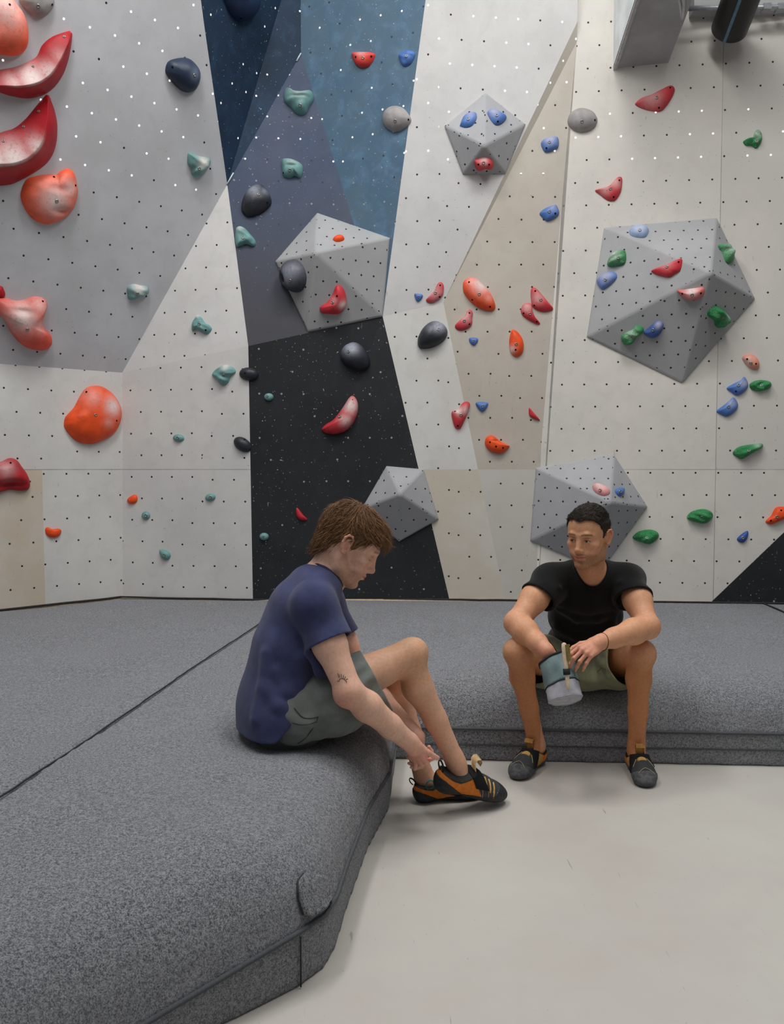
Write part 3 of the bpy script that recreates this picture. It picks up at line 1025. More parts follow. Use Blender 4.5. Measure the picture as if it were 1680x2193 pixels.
def hold(kind, px, H, label, peak=None, chalk=None, bolts=(), screws=(), lumps=0.0, dent=None, edge=2.6, flat=0.6, mat=None, seed=0, group=None):
    cu = sum(p[0] for p in px) / len(px); cv = sum(p[1] for p in px) / len(px)
    O, n = hit(min(max(cu, -190), 1900), cv)
    if O is None: raise RuntimeError(label)
    ex = Vector((-n.y, n.x, 0)).normalized(); ey = n.cross(ex)
    if ey.z < 0: ex, ey = -ex, -ey
    def loc(u, v):
        p = on_plane(u, v, O, n) - O
        return np.array([p.dot(ex), p.dot(ey)])
    out = [loc(u, v) for (u, v) in px]
    out3 = smooth_closed([(q[0], q[1], 0) for q in out], 5)
    B = np.array([[q.x, q.y] for q in out3])
    S = len(B)
    pk = loc(*peak) if peak else B.mean(0)
    size = math.sqrt(abs(np.sum(B[:, 0] * np.roll(B[:, 1], -1) - B[:, 1] * np.roll(B[:, 0], -1))) / 2)
    H = H * size
    R = 16
    ts = [0.0, 0.0] + [((k + 1) / R) ** 1.15 for k in range(R - 1)]
    rng = np.random.RandomState(seed + 11)
    ph = rng.uniform(0, 6.28, 6)
    def height(t, xy):
        h = H * (1 - (1 - t) ** edge) ** flat + np.zeros(len(xy))
        if lumps:
            s = xy / size
            h = h + lumps * H * np.minimum(1, t * 4) * (np.sin(s[:, 0] * 6 + ph[0] + 2 * np.sin(s[:, 1] * 4 + ph[1])) * np.sin(s[:, 1] * 7 + ph[2]) )
        if dent:
            for (du, dv, rad, dep) in dent:
                q = loc(du, dv)
                dd = np.linalg.norm((xy - q) / np.array(rad if isinstance(rad, tuple) else (rad, rad)) / size, axis=1)
                h = h - dep * H * np.exp(-dd * dd * 1.5) * np.minimum(1, t * 3)
        return h
    V, F = [], []
    xyz = []
    for i, t in enumerate(ts):
        xy = B * (1 - t) + pk * t
        hh = height(t, xy) if i > 0 else np.full(S, -0.01)
        if i == 1: hh = np.full(S, 0.004)
        for k in range(S):
            xyz.append((xy[k, 0], xy[k, 1], hh[k]))
    for i in range(len(ts) - 1):
        for k in range(S):
            k2 = (k + 1) % S
            F.append((i * S + k, i * S + k2, (i + 1) * S + k2, (i + 1) * S + k))
    xyz.append((pk[0], pk[1], float(height(1.0, pk[None, :])[0])))
    for k in range(S):
        F.append(((len(ts) - 1) * S + k, (len(ts) - 1) * S + (k + 1) % S, len(xyz) - 1))
    F.append(tuple(range(S))[::-1])
    A = np.array(xyz)
    V = [O + ex * q[0] + ey * q[1] + n * q[2] for q in A]
    me = mesh_from('climbing_hold', V, F)
    fix_normals(me)
    ch = np.zeros(len(A))
    if chalk:
        for (u, v, rad, amt) in chalk:
            q = loc(u, v)
            rr = 0.74 * rad / FPX * (O - CAM).length
            ch = np.maximum(ch, 0.9 * amt * np.exp(-np.sum((A[:, :2] - q) ** 2, 1) / (rr * rr)))
    set_attr(me, 'chalk', ch)
    o = link('climbing_hold', me, mat or HM[kind], origin=O)
    cat_col = {'crimson': 'dark red', 'paleblue': 'blue', 'navy': 'black', 'pink': 'pink'}.get(kind, kind)
    tag(o, label, 'climbing hold', group or (cat_col + ' climbing holds on the wall'))
    def surf(u, v):
        # walk up the ray until it meets the dome
        q = loc(u, v)
        best = None
        for tt in np.linspace(0, 1.0, 26):
            z = tt * H * 1.15
            p = on_plane(u, v, O + n * z, n) - O
            xy = np.array([p.dot(ex), p.dot(ey)])
            k = np.argmin(np.sum((A[:, :2] - xy) ** 2, 1) + 0 * A[:, 2])
            dlt = A[k, 2] - z
            if best is None or abs(dlt) < best[0]: best = (abs(dlt), xy, A[k, 2])
        nn = me.vertices[int(np.argmin(np.sum((A[:, :2] - best[1]) ** 2, 1)))].normal
        return O + ex * best[1][0] + ey * best[1][1] + n * best[2], nn
    for (u, v) in bolts:
        p, nn = surf(u, v)
        bolt_at('bolt', p, Vector(nn), 0.0105 if size > 0.05 else 0.008, o, M_BOLT)
    for (u, v) in screws:
        p, nn = surf(u, v)
        bolt_at('screw', p, Vector(nn), 0.0062, o, M_HOLE)
    return o

def oval(cu, cv, rx, ry, ang=0, n=12):
    a = math.radians(ang)
    return [(cu + rx * math.cos(t) * math.cos(a) - ry * math.sin(t) * math.sin(a), cv + rx * math.cos(t) * math.sin(a) + ry * math.sin(t) * math.cos(a))
            for t in [2 * math.pi * k / n for k in range(n)]]

def ridge_hold(kind, top, ridge, low, H, label, chalk=None, screws=(), group=None):
    """wedge-shaped sloper: rises from the top outline to a crest, then drops to the lower outline"""
    cu = (ridge[len(ridge) // 2][0]); cv = ridge[len(ridge) // 2][1]
    O, n = hit(cu, cv)
    ex = Vector((-n.y, n.x, 0)).normalized(); ey = n.cross(ex)
    if ey.z < 0: ex, ey = -ex, -ey
    def res(pl, m):
        P_ = smooth_open([(p[0], p[1], 0) for p in pl], 8)
        L = [0]
        for a, b in zip(P_[:-1], P_[1:]): L.append(L[-1] + (b - a).length)
        L = np.array(L); t = np.linspace(0, L[-1], m)
        return np.stack([np.interp(t, L, [p.x for p in P_]), np.interp(t, L, [p.y for p in P_])], 1)
    m = 40
    T, Rg, Lw = res(top, m), res(ridge, m), res(low, m)
    rows = []
    for i in range(m):
        s = i / (m - 1)
        Hh = H * (math.sin(math.pi * min(1, max(0, 0.06 + 0.9 * s))) ** 0.55)
        pr = on_plane(Rg[i, 0], Rg[i, 1], O + n * Hh, n)
        pt = on_plane(T[i, 0], T[i, 1], O + n * 0.004, n); pl = on_plane(Lw[i, 0], Lw[i, 1], O + n * 0.004, n)
        row = [pt - n * 0.015, pt]
        for k in range(1, 8):
            q = k / 8; row.append(pt.lerp(pr, q) + n * (Hh * (q ** 0.8 - q)))
        row.append(pr.lerp(pt, 0.03)); row.append(pr); row.append(pr.lerp(pl, 0.05))
        for k in range(1, 6):
            q = k / 6; row.append(pr.lerp(pl, q) + n * (Hh * 0.25 * q * (1 - q) * 2))
        row.append(pl); row.append(pl - n * 0.015)
        rows.append(row)
    W = len(rows[0])
    V = [p for r_ in rows for p in r_]
    F = []
    for i in range(m - 1):
        for k in range(W - 1):
            F.append((i * W + k, i * W + k + 1, (i + 1) * W + k + 1, (i + 1) * W + k))
        F.append((i * W + W - 1, i * W, (i + 1) * W, (i + 1) * W + W - 1))
    F.append(tuple(range(W))); F.append(tuple((m - 1) * W + k for k in range(W))[::-1])
    me = mesh_from('climbing_hold', V, F); fix_normals(me)
    ch = np.zeros(len(V))
    for (u, v, rad, amt) in (chalk or ()):
        q = on_plane(u, v, O, n); rr = 0.66 * rad / FPX * (O - CAM).length
        ch = np.maximum(ch, [0.95 * amt * math.exp(-(p - q - n * (p - q).dot(n)).length_squared / rr ** 2) * (1.0 if (i % W) <= 11 else 0.1) for i, p in enumerate(V)])
    set_attr(me, 'chalk', ch)
    o = link('climbing_hold', me, HM[kind], origin=O)
    tag(o, label, 'climbing hold', group or 'dark red climbing holds on the wall')
    for (u, v) in screws:
        best = min(me.vertices, key=lambda w: ((ww := (w.co + O) - CAM), (ww.dot(Vector((1, 0, 0))) / ww.dot(FWD) * FPX + 840 - u) ** 2 + (1096.5 - ww.dot(UP) / ww.dot(FWD) * FPX - v) ** 2)[1])
        bolt_at('screw', best.co + O, Vector(best.normal), 0.008, o, M_BOLT)
    return o

# ---- left wall
hold('orange', [(-90, -50), (-10, -30), (20, -15), (33, 5), (48, 25), (57, 50), (60, 80), (55, 105), (40, 117), (20, 119), (-10, 116), (-90, 108)], 0.30,
     'big orange sloper cut by the top left corner of the photo', chalk=[(0, 10, 55, 0.8)], screws=[(21, 10), (46, 98)])
hold('grey', [(41, -5), (48, 12), (62, 28), (80, 37), (98, 33), (112, 18), (116, 5), (112, -15), (95, -38), (60, -38)], 0.35,
     'grey round hold cut by the top edge at far left', bolts=[(82, 13)], screws=[(112, 10)])
ridge_hold('crimson', [(-60, 165), (0, 150), (27, 145), (50, 137), (78, 122), (90, 98), (110, 80), (132, 71), (149, 66)],
           [(-60, 190), (0, 183), (40, 184), (75, 178), (100, 165), (120, 142), (135, 115), (147, 90), (152, 70)],
           [(-60, 192), (-10, 196), (20, 205), (60, 211), (95, 202), (118, 185), (135, 160), (146, 130), (153, 95), (155, 72)], 0.10,
           'upper dark red crescent sloper on the left wall', chalk=[(60, 165, 34, 1.0), (95, 150, 25, 0.8), (20, 172, 25, 0.6), (120, 120, 20, 0.4)], screws=[(139, 79), (74, 142)])
ridge_hold('crimson', [(-60, 315), (0, 285), (30, 275), (55, 255), (80, 225), (99, 203)],
           [(-60, 352), (0, 351), (30, 349), (62, 336), (88, 306), (100, 262), (103, 215)],
           [(-60, 400), (10, 397), (40, 388), (85, 362), (108, 340), (120, 310), (123, 270), (117, 236), (105, 204)], 0.12,
           'lower dark red crescent sloper with a chalky top, above the orange hold', chalk=[(20, 335, 42, 1.0), (70, 310, 28, 0.9), (-20, 340, 40, 1.0)], screws=[(83, 236), (50, 274), (6, 299)])
hold('orange', [(56, 385), (80, 376), (105, 373), (120, 374), (130, 366), (145, 361), (158, 370), (165, 395), (166, 415), (158, 445), (140, 465), (118, 476), (98, 480), (75, 472), (58, 455), (46, 430), (45, 410)], 0.28,
     'orange sloper with a chalked dent below the two red crescents', chalk=[(110, 425, 42, 1.0), (140, 400, 25, 0.8)], bolts=[(122, 431)], screws=[(115, 378), (162, 397), (51, 440)], dent=[(130, 450, (0.22, 0.09), 0.35), (120, 400, (0.25, 0.1), 0.12)])
hold('navy', [(354, 150), (360, 132), (378, 125), (400, 124), (415, 133), (427, 150), (428, 170), (420, 190), (405, 198), (388, 194), (370, 178), (358, 162)], 0.42,
     'black egg-shaped hold left of the blue panel near the top', chalk=[(410, 158, 16, 0.5)], bolts=[(417, 161)], screws=[(369, 143)], edge=2.0)
hold('teal', [(402, 330), (408, 327), (430, 335), (448, 338), (450, 350), (442, 362), (430, 376), (418, 379), (410, 372), (409, 360), (402, 350)], 0.4,
     'teal hold just left of the lower tip of the navy panel', chalk=[(430, 345, 16, 0.9)], bolts=[(427, 361)], lumps=0.15, seed=1)
hold('crimson', [(-40, 610), (0, 612), (8, 620), (11, 632), (2, 637), (-40, 637)], 0.3, 'sliver of a red hold at the left edge touching a pink blob')
hold('orange', [(-12, 637), (10, 637), (30, 643), (50, 642), (70, 635), (90, 637), (99, 645), (100, 655), (94, 672), (91, 690), (95, 703), (107, 715), (111, 725), (110, 738), (100, 748), (80, 750), (60, 745), (40, 732), (22, 710), (8, 685), (0, 675), (-15, 660)], 0.34,
     'bone-shaped pink and orange chalky hold at the left edge', peak=(55, 690), chalk=[(40, 672, 40, 1.0), (80, 650, 25, 0.6), (75, 690, 25, 0.5)], bolts=[(59, 706)], screws=[(92, 645)], dent=[(40, 660, (0.25, 0.08), 0.2)],
     mat=hold_mat('hold_coral', c(228, 84, 66)))
hold('orange', [(137, 905), (140, 893), (150, 882), (160, 870), (170, 850), (183, 832), (200, 826), (220, 829), (243, 845), (258, 870), (260, 893), (252, 917), (235, 935), (210, 947), (190, 951), (165, 945), (148, 930), (138, 915)], 0.3,
     'bean-shaped orange sloper with a white chalk patch, lower left wall', chalk=[(232, 872, 26, 1.0), (222, 905, 16, 0.4), (190, 850, 28, 0.35)], bolts=[(205, 889)], screws=[(145, 902), (184, 839), (243, 850), (250, 901)])
hold('crimson', [(-40, 1000), (0, 989), (20, 981), (35, 985), (45, 998), (57, 1015), (64, 1035), (60, 1048), (45, 1051), (20, 1049), (0, 1054), (-40, 1062)], 0.38,
     'dark red hooded hold at the left edge beside the beige board', peak=(15, 1012), dent=[(20, 1040, (0.5, 0.14), 0.55)], chalk=[(5, 1005, 22, 0.5)], screws=[(23, 991)])
hold('teal', [(273, 615), (285, 608), (300, 611), (315, 613), (319, 620), (315, 630), (300, 636), (285, 642), (275, 640), (273, 628)], 0.42,
     'teal hold alone on the left wall with a white chalked top', chalk=[(295, 612, 18, 1.0)], bolts=[(295, 629)], lumps=0.1)
hold('teal', [(412, 693), (418, 682), (424, 675), (432, 680), (440, 692), (450, 697), (454, 706), (444, 716), (432, 710), (422, 705), (412, 708)], 0.4,
     'teal three-lobed hold between the diagonal crease and the blue panel', chalk=[(424, 677, 8, 0.8)], bolts=[(427, 694)], screws=[(441, 707)], lumps=0.15, seed=2)
hold('teal', [(455, 803), (462, 792), (475, 784), (490, 782), (503, 790), (505, 798), (495, 805), (490, 818), (482, 825), (472, 822), (465, 812)], 0.4,
     'teal spiky hold left of the small black oval hold', chalk=[(485, 785, 12, 0.9)], bolts=[(479, 804)], lumps=0.25, seed=4)
hold('black', oval(533, 801, 20, 14, 5), 0.4, 'upper small black oval hold on the black panel edge', screws=[(525, 799)], edge=2)
hold('black', oval(520, 952, 21, 14, 35), 0.4, 'lower small black oval hold on the black panel edge', screws=[(524, 941)], edge=2)
hold('teal', oval(383, 938, 12, 8, 5), 0.4, 'small teal oval hold right of the orange bean', bolts=[(381, 938)])
hold('orange', [(273, 1070), (280, 1063), (290, 1059), (295, 1066), (293, 1075), (285, 1079), (276, 1078)], 0.4, 'small orange hold beside the vertical crease at left')
hold('teal', oval(313, 1104, 9, 9, 30), 0.4, 'tiny round teal hold below the small orange hold', bolts=[(313, 1104)])
hold('teal', oval(451, 1065, 11, 8, -8), 0.4, 'small teal hold level with the small orange one, nearer the black panel', bolts=[(451, 1065)])
hold('orange', [(97, 1132), (103, 1129), (112, 1133), (125, 1132), (131, 1136), (128, 1146), (118, 1151), (106, 1150), (98, 1143)], 0.4, 'small orange half-moon hold on the far left board')
hold('teal', [(342, 1178), (350, 1177), (362, 1182), (366, 1190), (361, 1198), (352, 1198), (345, 1192)], 0.4, 'lowest small teal hold on the left wall', bolts=[(352, 1189)])
# ---- blue and black band
hold('navy', [(470, -25), (478, -5), (485, 15), (497, 35), (513, 46), (530, 43), (543, 30), (550, 12), (550, -12), (535, -36), (490, -40)], 0.42,
     'dark blue egg hold cut by the top edge on the navy panel', screws=[(517, 40)], edge=2, mat=hold_mat('hold_dark_blue', c(26, 44, 76), 0.5, flecks=0.05))
hold('teal', [(608, 208), (612, 191), (625, 197), (645, 199), (665, 196), (672, 205), (671, 216), (662, 230), (655, 244), (645, 247), (632, 242), (622, 230), (611, 220)], 0.5,
     'largest teal jug at the apex of the slate triangle', chalk=[(640, 205, 20, 0.35)], bolts=[(643, 225)], dent=[(640, 215, (0.35, 0.08), 0.35)], lumps=0.12, seed=6)
hold('teal', [(603, 348), (607, 341), (622, 341), (640, 348), (649, 357), (648, 373), (642, 382), (632, 377), (620, 382), (607, 377), (604, 362)], 0.45,
     'teal jug in the middle of the slate triangle', chalk=[(625, 347, 14, 0.4)], bolts=[(621, 364)], screws=[(607, 370)], dent=[(625, 360, (0.3, 0.1), 0.3)], seed=7)
hold('black', [(517, 445), (521, 425), (530, 408), (545, 397), (560, 396), (572, 408), (581, 425), (580, 440), (565, 455), (545, 464), (530, 465), (520, 457)], 0.45,
     'black pear-shaped hold on the left of the slate panel', chalk=[(543, 412, 20, 0.7), (568, 415, 12, 0.5)], bolts=[(554, 416)], screws=[(573, 434)], edge=2)
hold('teal', [(505, 492), (512, 485), (523, 488), (535, 500), (548, 517), (544, 528), (528, 523), (516, 527), (508, 529), (504, 515)], 0.4,
     'teal hold below the black pear on the slate edge', chalk=[(515, 490, 10, 0.6)], bolts=[(520, 509)], lumps=0.15, seed=8)
hold('red', [(755, 114), (779, 112), (803, 115), (801, 128), (792, 141), (779, 146), (765, 141), (757, 128)], 0.4,
     'red half-moon hold on the steel blue panel', chalk=[(779, 113, 14, 0.6)], bolts=[(778, 124)], screws=[(762, 122), (796, 121)], mat=hold_mat('hold_scarlet', c(226, 66, 58)))
hold('blue', [(855, 118), (865, 110), (878, 108), (890, 114), (886, 128), (878, 139), (865, 142), (857, 130)], 0.35, 'blue hold on the steel blue panel', bolts=[(871, 120)], lumps=0.1)
hold('grey', [(820, 254), (824, 240), (835, 230), (850, 227), (866, 233), (876, 245), (881, 257), (876, 268), (862, 279), (845, 283), (830, 276), (822, 266)], 0.42, 'grey round dome hold on the steel blue edge', bolts=[(847, 259)], screws=[(875, 256)], edge=2)
hold('black', [(604, 590), (608, 570), (618, 558), (635, 556), (650, 570), (657, 592), (654, 612), (645, 624), (632, 626), (615, 615), (607, 605)], 0.5,
     'black donut hold with a hollow on the grey volume', dent=[(618, 598, (0.17, 0.24), 0.7)], chalk=[(635, 585, 30, 0.65)], bolts=[(621, 601)], peak=(634, 592))
hold('red', [(685, 660), (690, 654), (703, 645), (713, 628), (720, 612), (728, 611), (737, 620), (742, 638), (741, 655), (730, 670), (718, 673), (700, 672), (688, 670)], 0.36,
     'red and white chalked crescent on the volume with the black donut', chalk=[(733, 650, 12, 1.0), (715, 640, 10, 0.4)], bolts=[(712, 648)], screws=[(722, 634)], peak=(724, 648))
hold('orange', [(713, 513), (720, 508), (733, 507), (738, 512), (732, 517), (720, 518)], 0.5, 'tiny coral hold on top of the volume with the black donut')
hold('black', [(730, 755), (738, 741), (755, 733), (770, 737), (785, 752), (793, 772), (790, 788), (775, 794), (755, 790), (738, 780), (730, 768)], 0.5,
     'black egg with chalky top on the upper black panel', chalk=[(750, 745, 22, 0.85)], bolts=[(747, 753)], edge=2)
hold('red', [(690, 918), (698, 909), (715, 898), (735, 872), (748, 852), (757, 848), (766, 860), (767, 880), (758, 905), (742, 922), (720, 929), (700, 928), (691, 922)], 0.4,
     'long chalked red crescent on the black panel', chalk=[(752, 870, 24, 1.0), (740, 900, 18, 0.8)], bolts=[(728, 892)], screws=[(756, 856), (698, 920)], peak=(740, 895))
hold('teal', oval(576, 850, 10, 8), 0.45, 'small teal hold high on the black panel', bolts=[(573, 848)])
hold('crimson', [(635, 1088), (640, 1090), (650, 1103), (659, 1113), (645, 1114), (637, 1107), (634, 1098)], 0.4, 'small red fin hold on the black panel', mat=HM['red'])
hold('teal', oval(566, 1149, 10, 8), 0.45, 'small teal hold low on the black panel', bolts=[(564, 1149)])
# ---- right side
hold('blue', [(986, 268), (992, 253), (1002, 244), (1018, 241), (1022, 250), (1018, 262), (1010, 271), (998, 274), (987, 271)], 0.35, 'left of the two blue holds on the smallest volume', chalk=[(1010, 250, 14, 0.35)], bolts=[(1003, 255)])
hold('blue', [(1044, 240), (1054, 234), (1066, 240), (1078, 246), (1085, 253), (1078, 263), (1066, 269), (1057, 265), (1048, 252)], 0.35, 'right of the two blue holds on the smallest volume', chalk=[(1055, 245, 14, 0.5)], bolts=[(1064, 247)], screws=[(1067, 260)])
hold('red', [(1016, 345), (1024, 340), (1036, 337), (1048, 339), (1056, 347), (1055, 359), (1036, 358), (1022, 363)], 0.5, 'red jug with three holes at the foot of the smallest volume', chalk=[(1036, 338, 12, 0.6)], bolts=[(1036, 349)], screws=[(1025, 352), (1048, 352)], mat=HM['red'])
hold('blue', [(1159, 307), (1166, 298), (1179, 293), (1193, 293), (1197, 301), (1196, 316), (1185, 323), (1170, 327), (1163, 320)], 0.35, 'upper blue hold on the beige panel', chalk=[(1178, 300, 18, 0.5)], bolts=[(1177, 304)], screws=[(1171, 317)])
hold('blue', [(1156, 457), (1167, 447), (1181, 441), (1191, 439), (1197, 450), (1197, 460), (1187, 469), (1172, 474), (1163, 467)], 0.35, 'blue hold on the beige panel above the orange and red cluster', chalk=[(1185, 447, 12, 0.3)], bolts=[(1177, 453)], screws=[(1190, 457)])
hold('grey', [(1216, 258), (1222, 243), (1237, 233), (1255, 233), (1272, 241), (1280, 257), (1275, 272), (1262, 281), (1245, 284), (1230, 280), (1219, 270)], 0.42, 'grey round dome hold right of the smallest volume', bolts=[(1247, 260)], screws=[(1275, 257)], edge=2)
hold('red', [(1275, 409), (1283, 405), (1304, 399), (1316, 387), (1325, 379), (1333, 383), (1331, 408), (1322, 426), (1313, 431), (1301, 429), (1286, 418)], 0.28, 'red fin hold above the largest volume', chalk=[(1318, 395, 14, 0.6), (1295, 410, 14, 0.5)], bolts=[(1308, 404)], screws=[(1327, 386), (1315, 422)])
hold('blue', [(888, 630), (894, 629), (905, 631), (905, 638), (897, 646), (891, 642)], 0.4, 'tiny blue hold left of a red hold on the grey panel', bolts=[(896, 635)])
hold('red', [(913, 642), (922, 632), (931, 622), (937, 609), (944, 604), (950, 609), (951, 620), (949, 632), (940, 642), (927, 649), (917, 648)], 0.3, 'red hold right beside the tiny blue hold on the grey panel', chalk=[(935, 630, 22, 0.45)], bolts=[(933, 627)], screws=[(943, 611), (942, 636)])
hold('orange', [(992, 610), (996, 600), (1007, 595), (1020, 597), (1037, 612), (1052, 630), (1061, 652), (1059, 664), (1047, 666), (1027, 660), (1007, 645), (994, 627)], 0.33, 'large orange pointed hold on the beige panel', chalk=[(1030, 612, 26, 1.0), (1010, 605, 14, 0.6), (1045, 640, 14, 0.4)], bolts=[(1027, 630)], screws=[(1005, 604), (1012, 642), (1050, 657)])
hold('red', [(975, 697), (982, 689), (995, 677), (1002, 666), (1009, 664), (1013, 670), (1012, 680), (1011, 695), (1002, 704), (987, 708), (977, 704)], 0.3, 'red hold under the large orange pointed hold', chalk=[(998, 680, 18, 0.55)], bolts=[(995, 687)], screws=[(1006, 670), (1006, 694)])
hold('red', [(1137, 625), (1141, 616), (1150, 619), (1162, 632), (1177, 650), (1185, 660), (1180, 666), (1162, 668), (1145, 661), (1139, 650)], 0.3, 'upper of two touching red holds at the beige panel edge', chalk=[(1150, 640, 18, 0.5)], bolts=[(1159, 642)], screws=[(1147, 623), (1145, 654)])
hold('red', [(1116, 665), (1121, 652), (1131, 649), (1139, 652), (1141, 667), (1150, 685), (1157, 692), (1152, 695), (1135, 687), (1120, 676)], 0.3, 'lower of two touching red holds at the beige panel edge', chalk=[(1128, 660, 14, 0.5)], bolts=[(1136, 672)], screws=[(1122, 671), (1150, 689)])
hold('orange', [(1091, 732), (1095, 710), (1100, 706), (1110, 712), (1119, 725), (1122, 740), (1120, 755), (1110, 764), (1100, 762), (1093, 752)], 0.35, 'tall orange oval hold below the two touching red holds', chalk=[(1094, 750, 12, 0.9)], bolts=[(1106, 737)], screws=[(1105, 749)])
hold('blue', [(1006, 724), (1022, 724), (1024, 731), (1016, 740), (1007, 734)], 0.4, 'tiny blue hold right of the black egg', bolts=[(1014, 730)])
hold('black', [(895, 732), (897, 720), (907, 702), (922, 690), (937, 688), (952, 696), (959, 710), (955, 725), (942, 737), (922, 746), (902, 747), (896, 741)], 0.48, 'black egg with chalky top on the pale grey panel', chalk=[(942, 700, 20, 0.85), (925, 705, 14, 0.4)], bolts=[(939, 706)], edge=2)
hold('red', [(968, 882), (980, 877), (990, 864), (1000, 860), (1007, 865), (1004, 880), (995, 902), (987, 917), (980, 919), (974, 914), (969, 897)], 0.35, 'pink and red chalked hold left of the blue half-moon', chalk=[(983, 880, 13, 1.0), (998, 880, 12, 0.8)], bolts=[(988, 889)], screws=[(975, 881), (981, 912)])
hold('blue', [(1020, 862), (1044, 862), (1044, 871), (1037, 880), (1031, 881), (1024, 874)], 0.4, 'small blue half-moon hold low on the beige panel', bolts=[(1034, 870)])
hold('crimson', [(1134, 873), (1142, 882), (1157, 900), (1145, 897), (1135, 891), (1133, 882)], 0.45, 'small red fin hold on the beige panel edge', mat=HM['red'])
hold('orange', [(1039, 947), (1042, 937), (1052, 932), (1062, 937), (1075, 947), (1090, 954), (1091, 957), (1080, 969), (1065, 971), (1050, 966), (1041, 956)], 0.42, 'orange jug with black holes at the foot of the beige panel', bolts=[], screws=[(1063, 956), (1050, 947), (1078, 959)], dent=[(1066, 944, (0.3, 0.08), 0.3)])
hold('red', [(1361, 222), (1373, 211), (1395, 203), (1417, 192), (1434, 184), (1443, 186), (1445, 197), (1434, 219), (1417, 238), (1395, 238), (1376, 233), (1364, 227)], 0.26, 'topmost red hold below the grey overhang', chalk=[(1395, 215, 26, 0.45)], bolts=[(1407, 209)], screws=[(1436, 188), (1412, 231)])
hold('green', [(1592, 304), (1601, 298), (1612, 296), (1617, 283), (1624, 278), (1631, 285), (1632, 301), (1621, 318), (1609, 312), (1598, 312)], 0.45, 'topmost green hold at the right edge of the wall', chalk=[(1620, 290, 12, 0.9)], bolts=[(1622, 302)], lumps=0.2, seed=3)
hold('paleblue', [(1348, 495), (1357, 487), (1373, 486), (1388, 490), (1389, 499), (1382, 509), (1365, 509), (1351, 504)], 0.4, 'pale chalked blue hold on top of the largest volume', chalk=[(1368, 497, 18, 0.4)], bolts=[(1371, 493)])
hold('green', [(1302, 562), (1310, 546), (1321, 538), (1338, 536), (1342, 549), (1339, 565), (1324, 570), (1305, 571)], 0.45, 'green and white hold at the upper left of the largest volume', chalk=[(1318, 548, 18, 0.9)], bolts=[(1325, 552)], lumps=0.2, seed=5)
hold('blue', [(1279, 601), (1288, 590), (1305, 582), (1319, 584), (1322, 595), (1310, 609), (1293, 620), (1284, 614)], 0.35, 'blue hold on the left edge of the largest volume', chalk=[(1300, 595, 20, 0.5)], bolts=[(1297, 599)])
hold('red', [(1397, 579), (1417, 571), (1439, 562), (1458, 554), (1462, 560), (1458, 579), (1447, 587), (1434, 594), (1412, 590), (1399, 584)], 0.32, 'red hold in the centre of the largest volume', chalk=[(1430, 568, 16, 0.3)], bolts=[(1429, 571)], screws=[(1454, 561)], mat=HM['red'])
hold('pink', [(1451, 621), (1466, 620), (1488, 617), (1506, 615), (1510, 623), (1505, 635), (1488, 642), (1469, 640), (1458, 632)], 0.5, 'pink chalked jug on the ridge of the largest volume', chalk=[(1482, 620, 16, 1.0)], bolts=[(1483, 632)], screws=[(1462, 629), (1502, 628)], peak=(1483, 629), mat=hold_mat('hold_rose', c(214, 110, 108)))
hold('green', [(1538, 527), (1546, 524), (1560, 531), (1568, 543), (1570, 557), (1562, 565), (1554, 560), (1546, 540)], 0.4, 'chalky green hold on the upper right face of the largest volume', chalk=[(1555, 540, 20, 0.8)], lumps=0.2, seed=7)
hold('green', [(1516, 675), (1521, 661), (1534, 655), (1549, 664), (1556, 677), (1554, 694), (1540, 702), (1532, 697), (1529, 686)], 0.5, 'green curled hold on the lower right face of the largest volume', chalk=[(1548, 672, 10, 0.6)], bolts=[(1549, 681)], lumps=0.25, seed=8, peak=(1540, 676))
hold('green', [(1331, 724), (1338, 713), (1357, 705), (1362, 697), (1376, 699), (1379, 710), (1365, 721), (1354, 736), (1338, 738)], 0.45, 'green hold touching a blue one at the foot of the largest volume', chalk=[(1352, 710, 16, 0.6)], bolts=[(1354, 722)], lumps=0.2, seed=9)
hold('blue', [(1379, 712), (1390, 702), (1406, 688), (1420, 690), (1421, 702), (1412, 718), (1398, 724), (1387, 720)], 0.4, 'dark blue hold touching a green one at the foot of the largest volume', chalk=[(1412, 695, 10, 0.5)], bolts=[(1399, 707)], mat=hold_mat('hold_deep_blue', c(62, 92, 156)))
hold('pink', [(1590, 768), (1596, 760), (1609, 759), (1621, 766), (1627, 779), (1624, 790), (1612, 790), (1601, 783)], 0.45, 'pale coral hold right of the tip of the largest volume', chalk=[(1600, 775, 14, 0.6)], bolts=[(1609, 778)], screws=[(1601, 769), (1620, 779)], mat=hold_mat('hold_peach', c(236, 150, 126)))
hold('blue', [(1557, 831), (1573, 821), (1587, 814), (1595, 807), (1603, 824), (1595, 839), (1579, 847), (1565, 839)], 0.35, 'upper of two stacked blue holds at the right', chalk=[(1592, 822, 12, 0.5)], bolts=[(1582, 825)], screws=[(1577, 838)])
hold('blue', [(1535, 880), (1549, 869), (1562, 858), (1572, 851), (1581, 866), (1576, 880), (1558, 892), (1543, 887)], 0.35, 'lower of two stacked blue holds at the right', chalk=[(1566, 864, 12, 0.4)], bolts=[(1561, 871)])
hold('green', [(1606, 823), (1617, 816), (1633, 814), (1650, 818), (1652, 827), (1642, 835), (1623, 838), (1609, 833)], 0.5, 'green lumpy hold right of the two stacked blue holds', bolts=[(1632, 825)], lumps=0.3, seed=10)
hold('green', [(1570, 969), (1583, 957), (1607, 952), (1632, 950), (1632, 959), (1614, 969), (1590, 983), (1575, 976)], 0.5, 'long green hold at the right below the blue holds', chalk=[(1620, 953, 10, 0.5)], bolts=[(1605, 965)], lumps=0.2, seed=11)
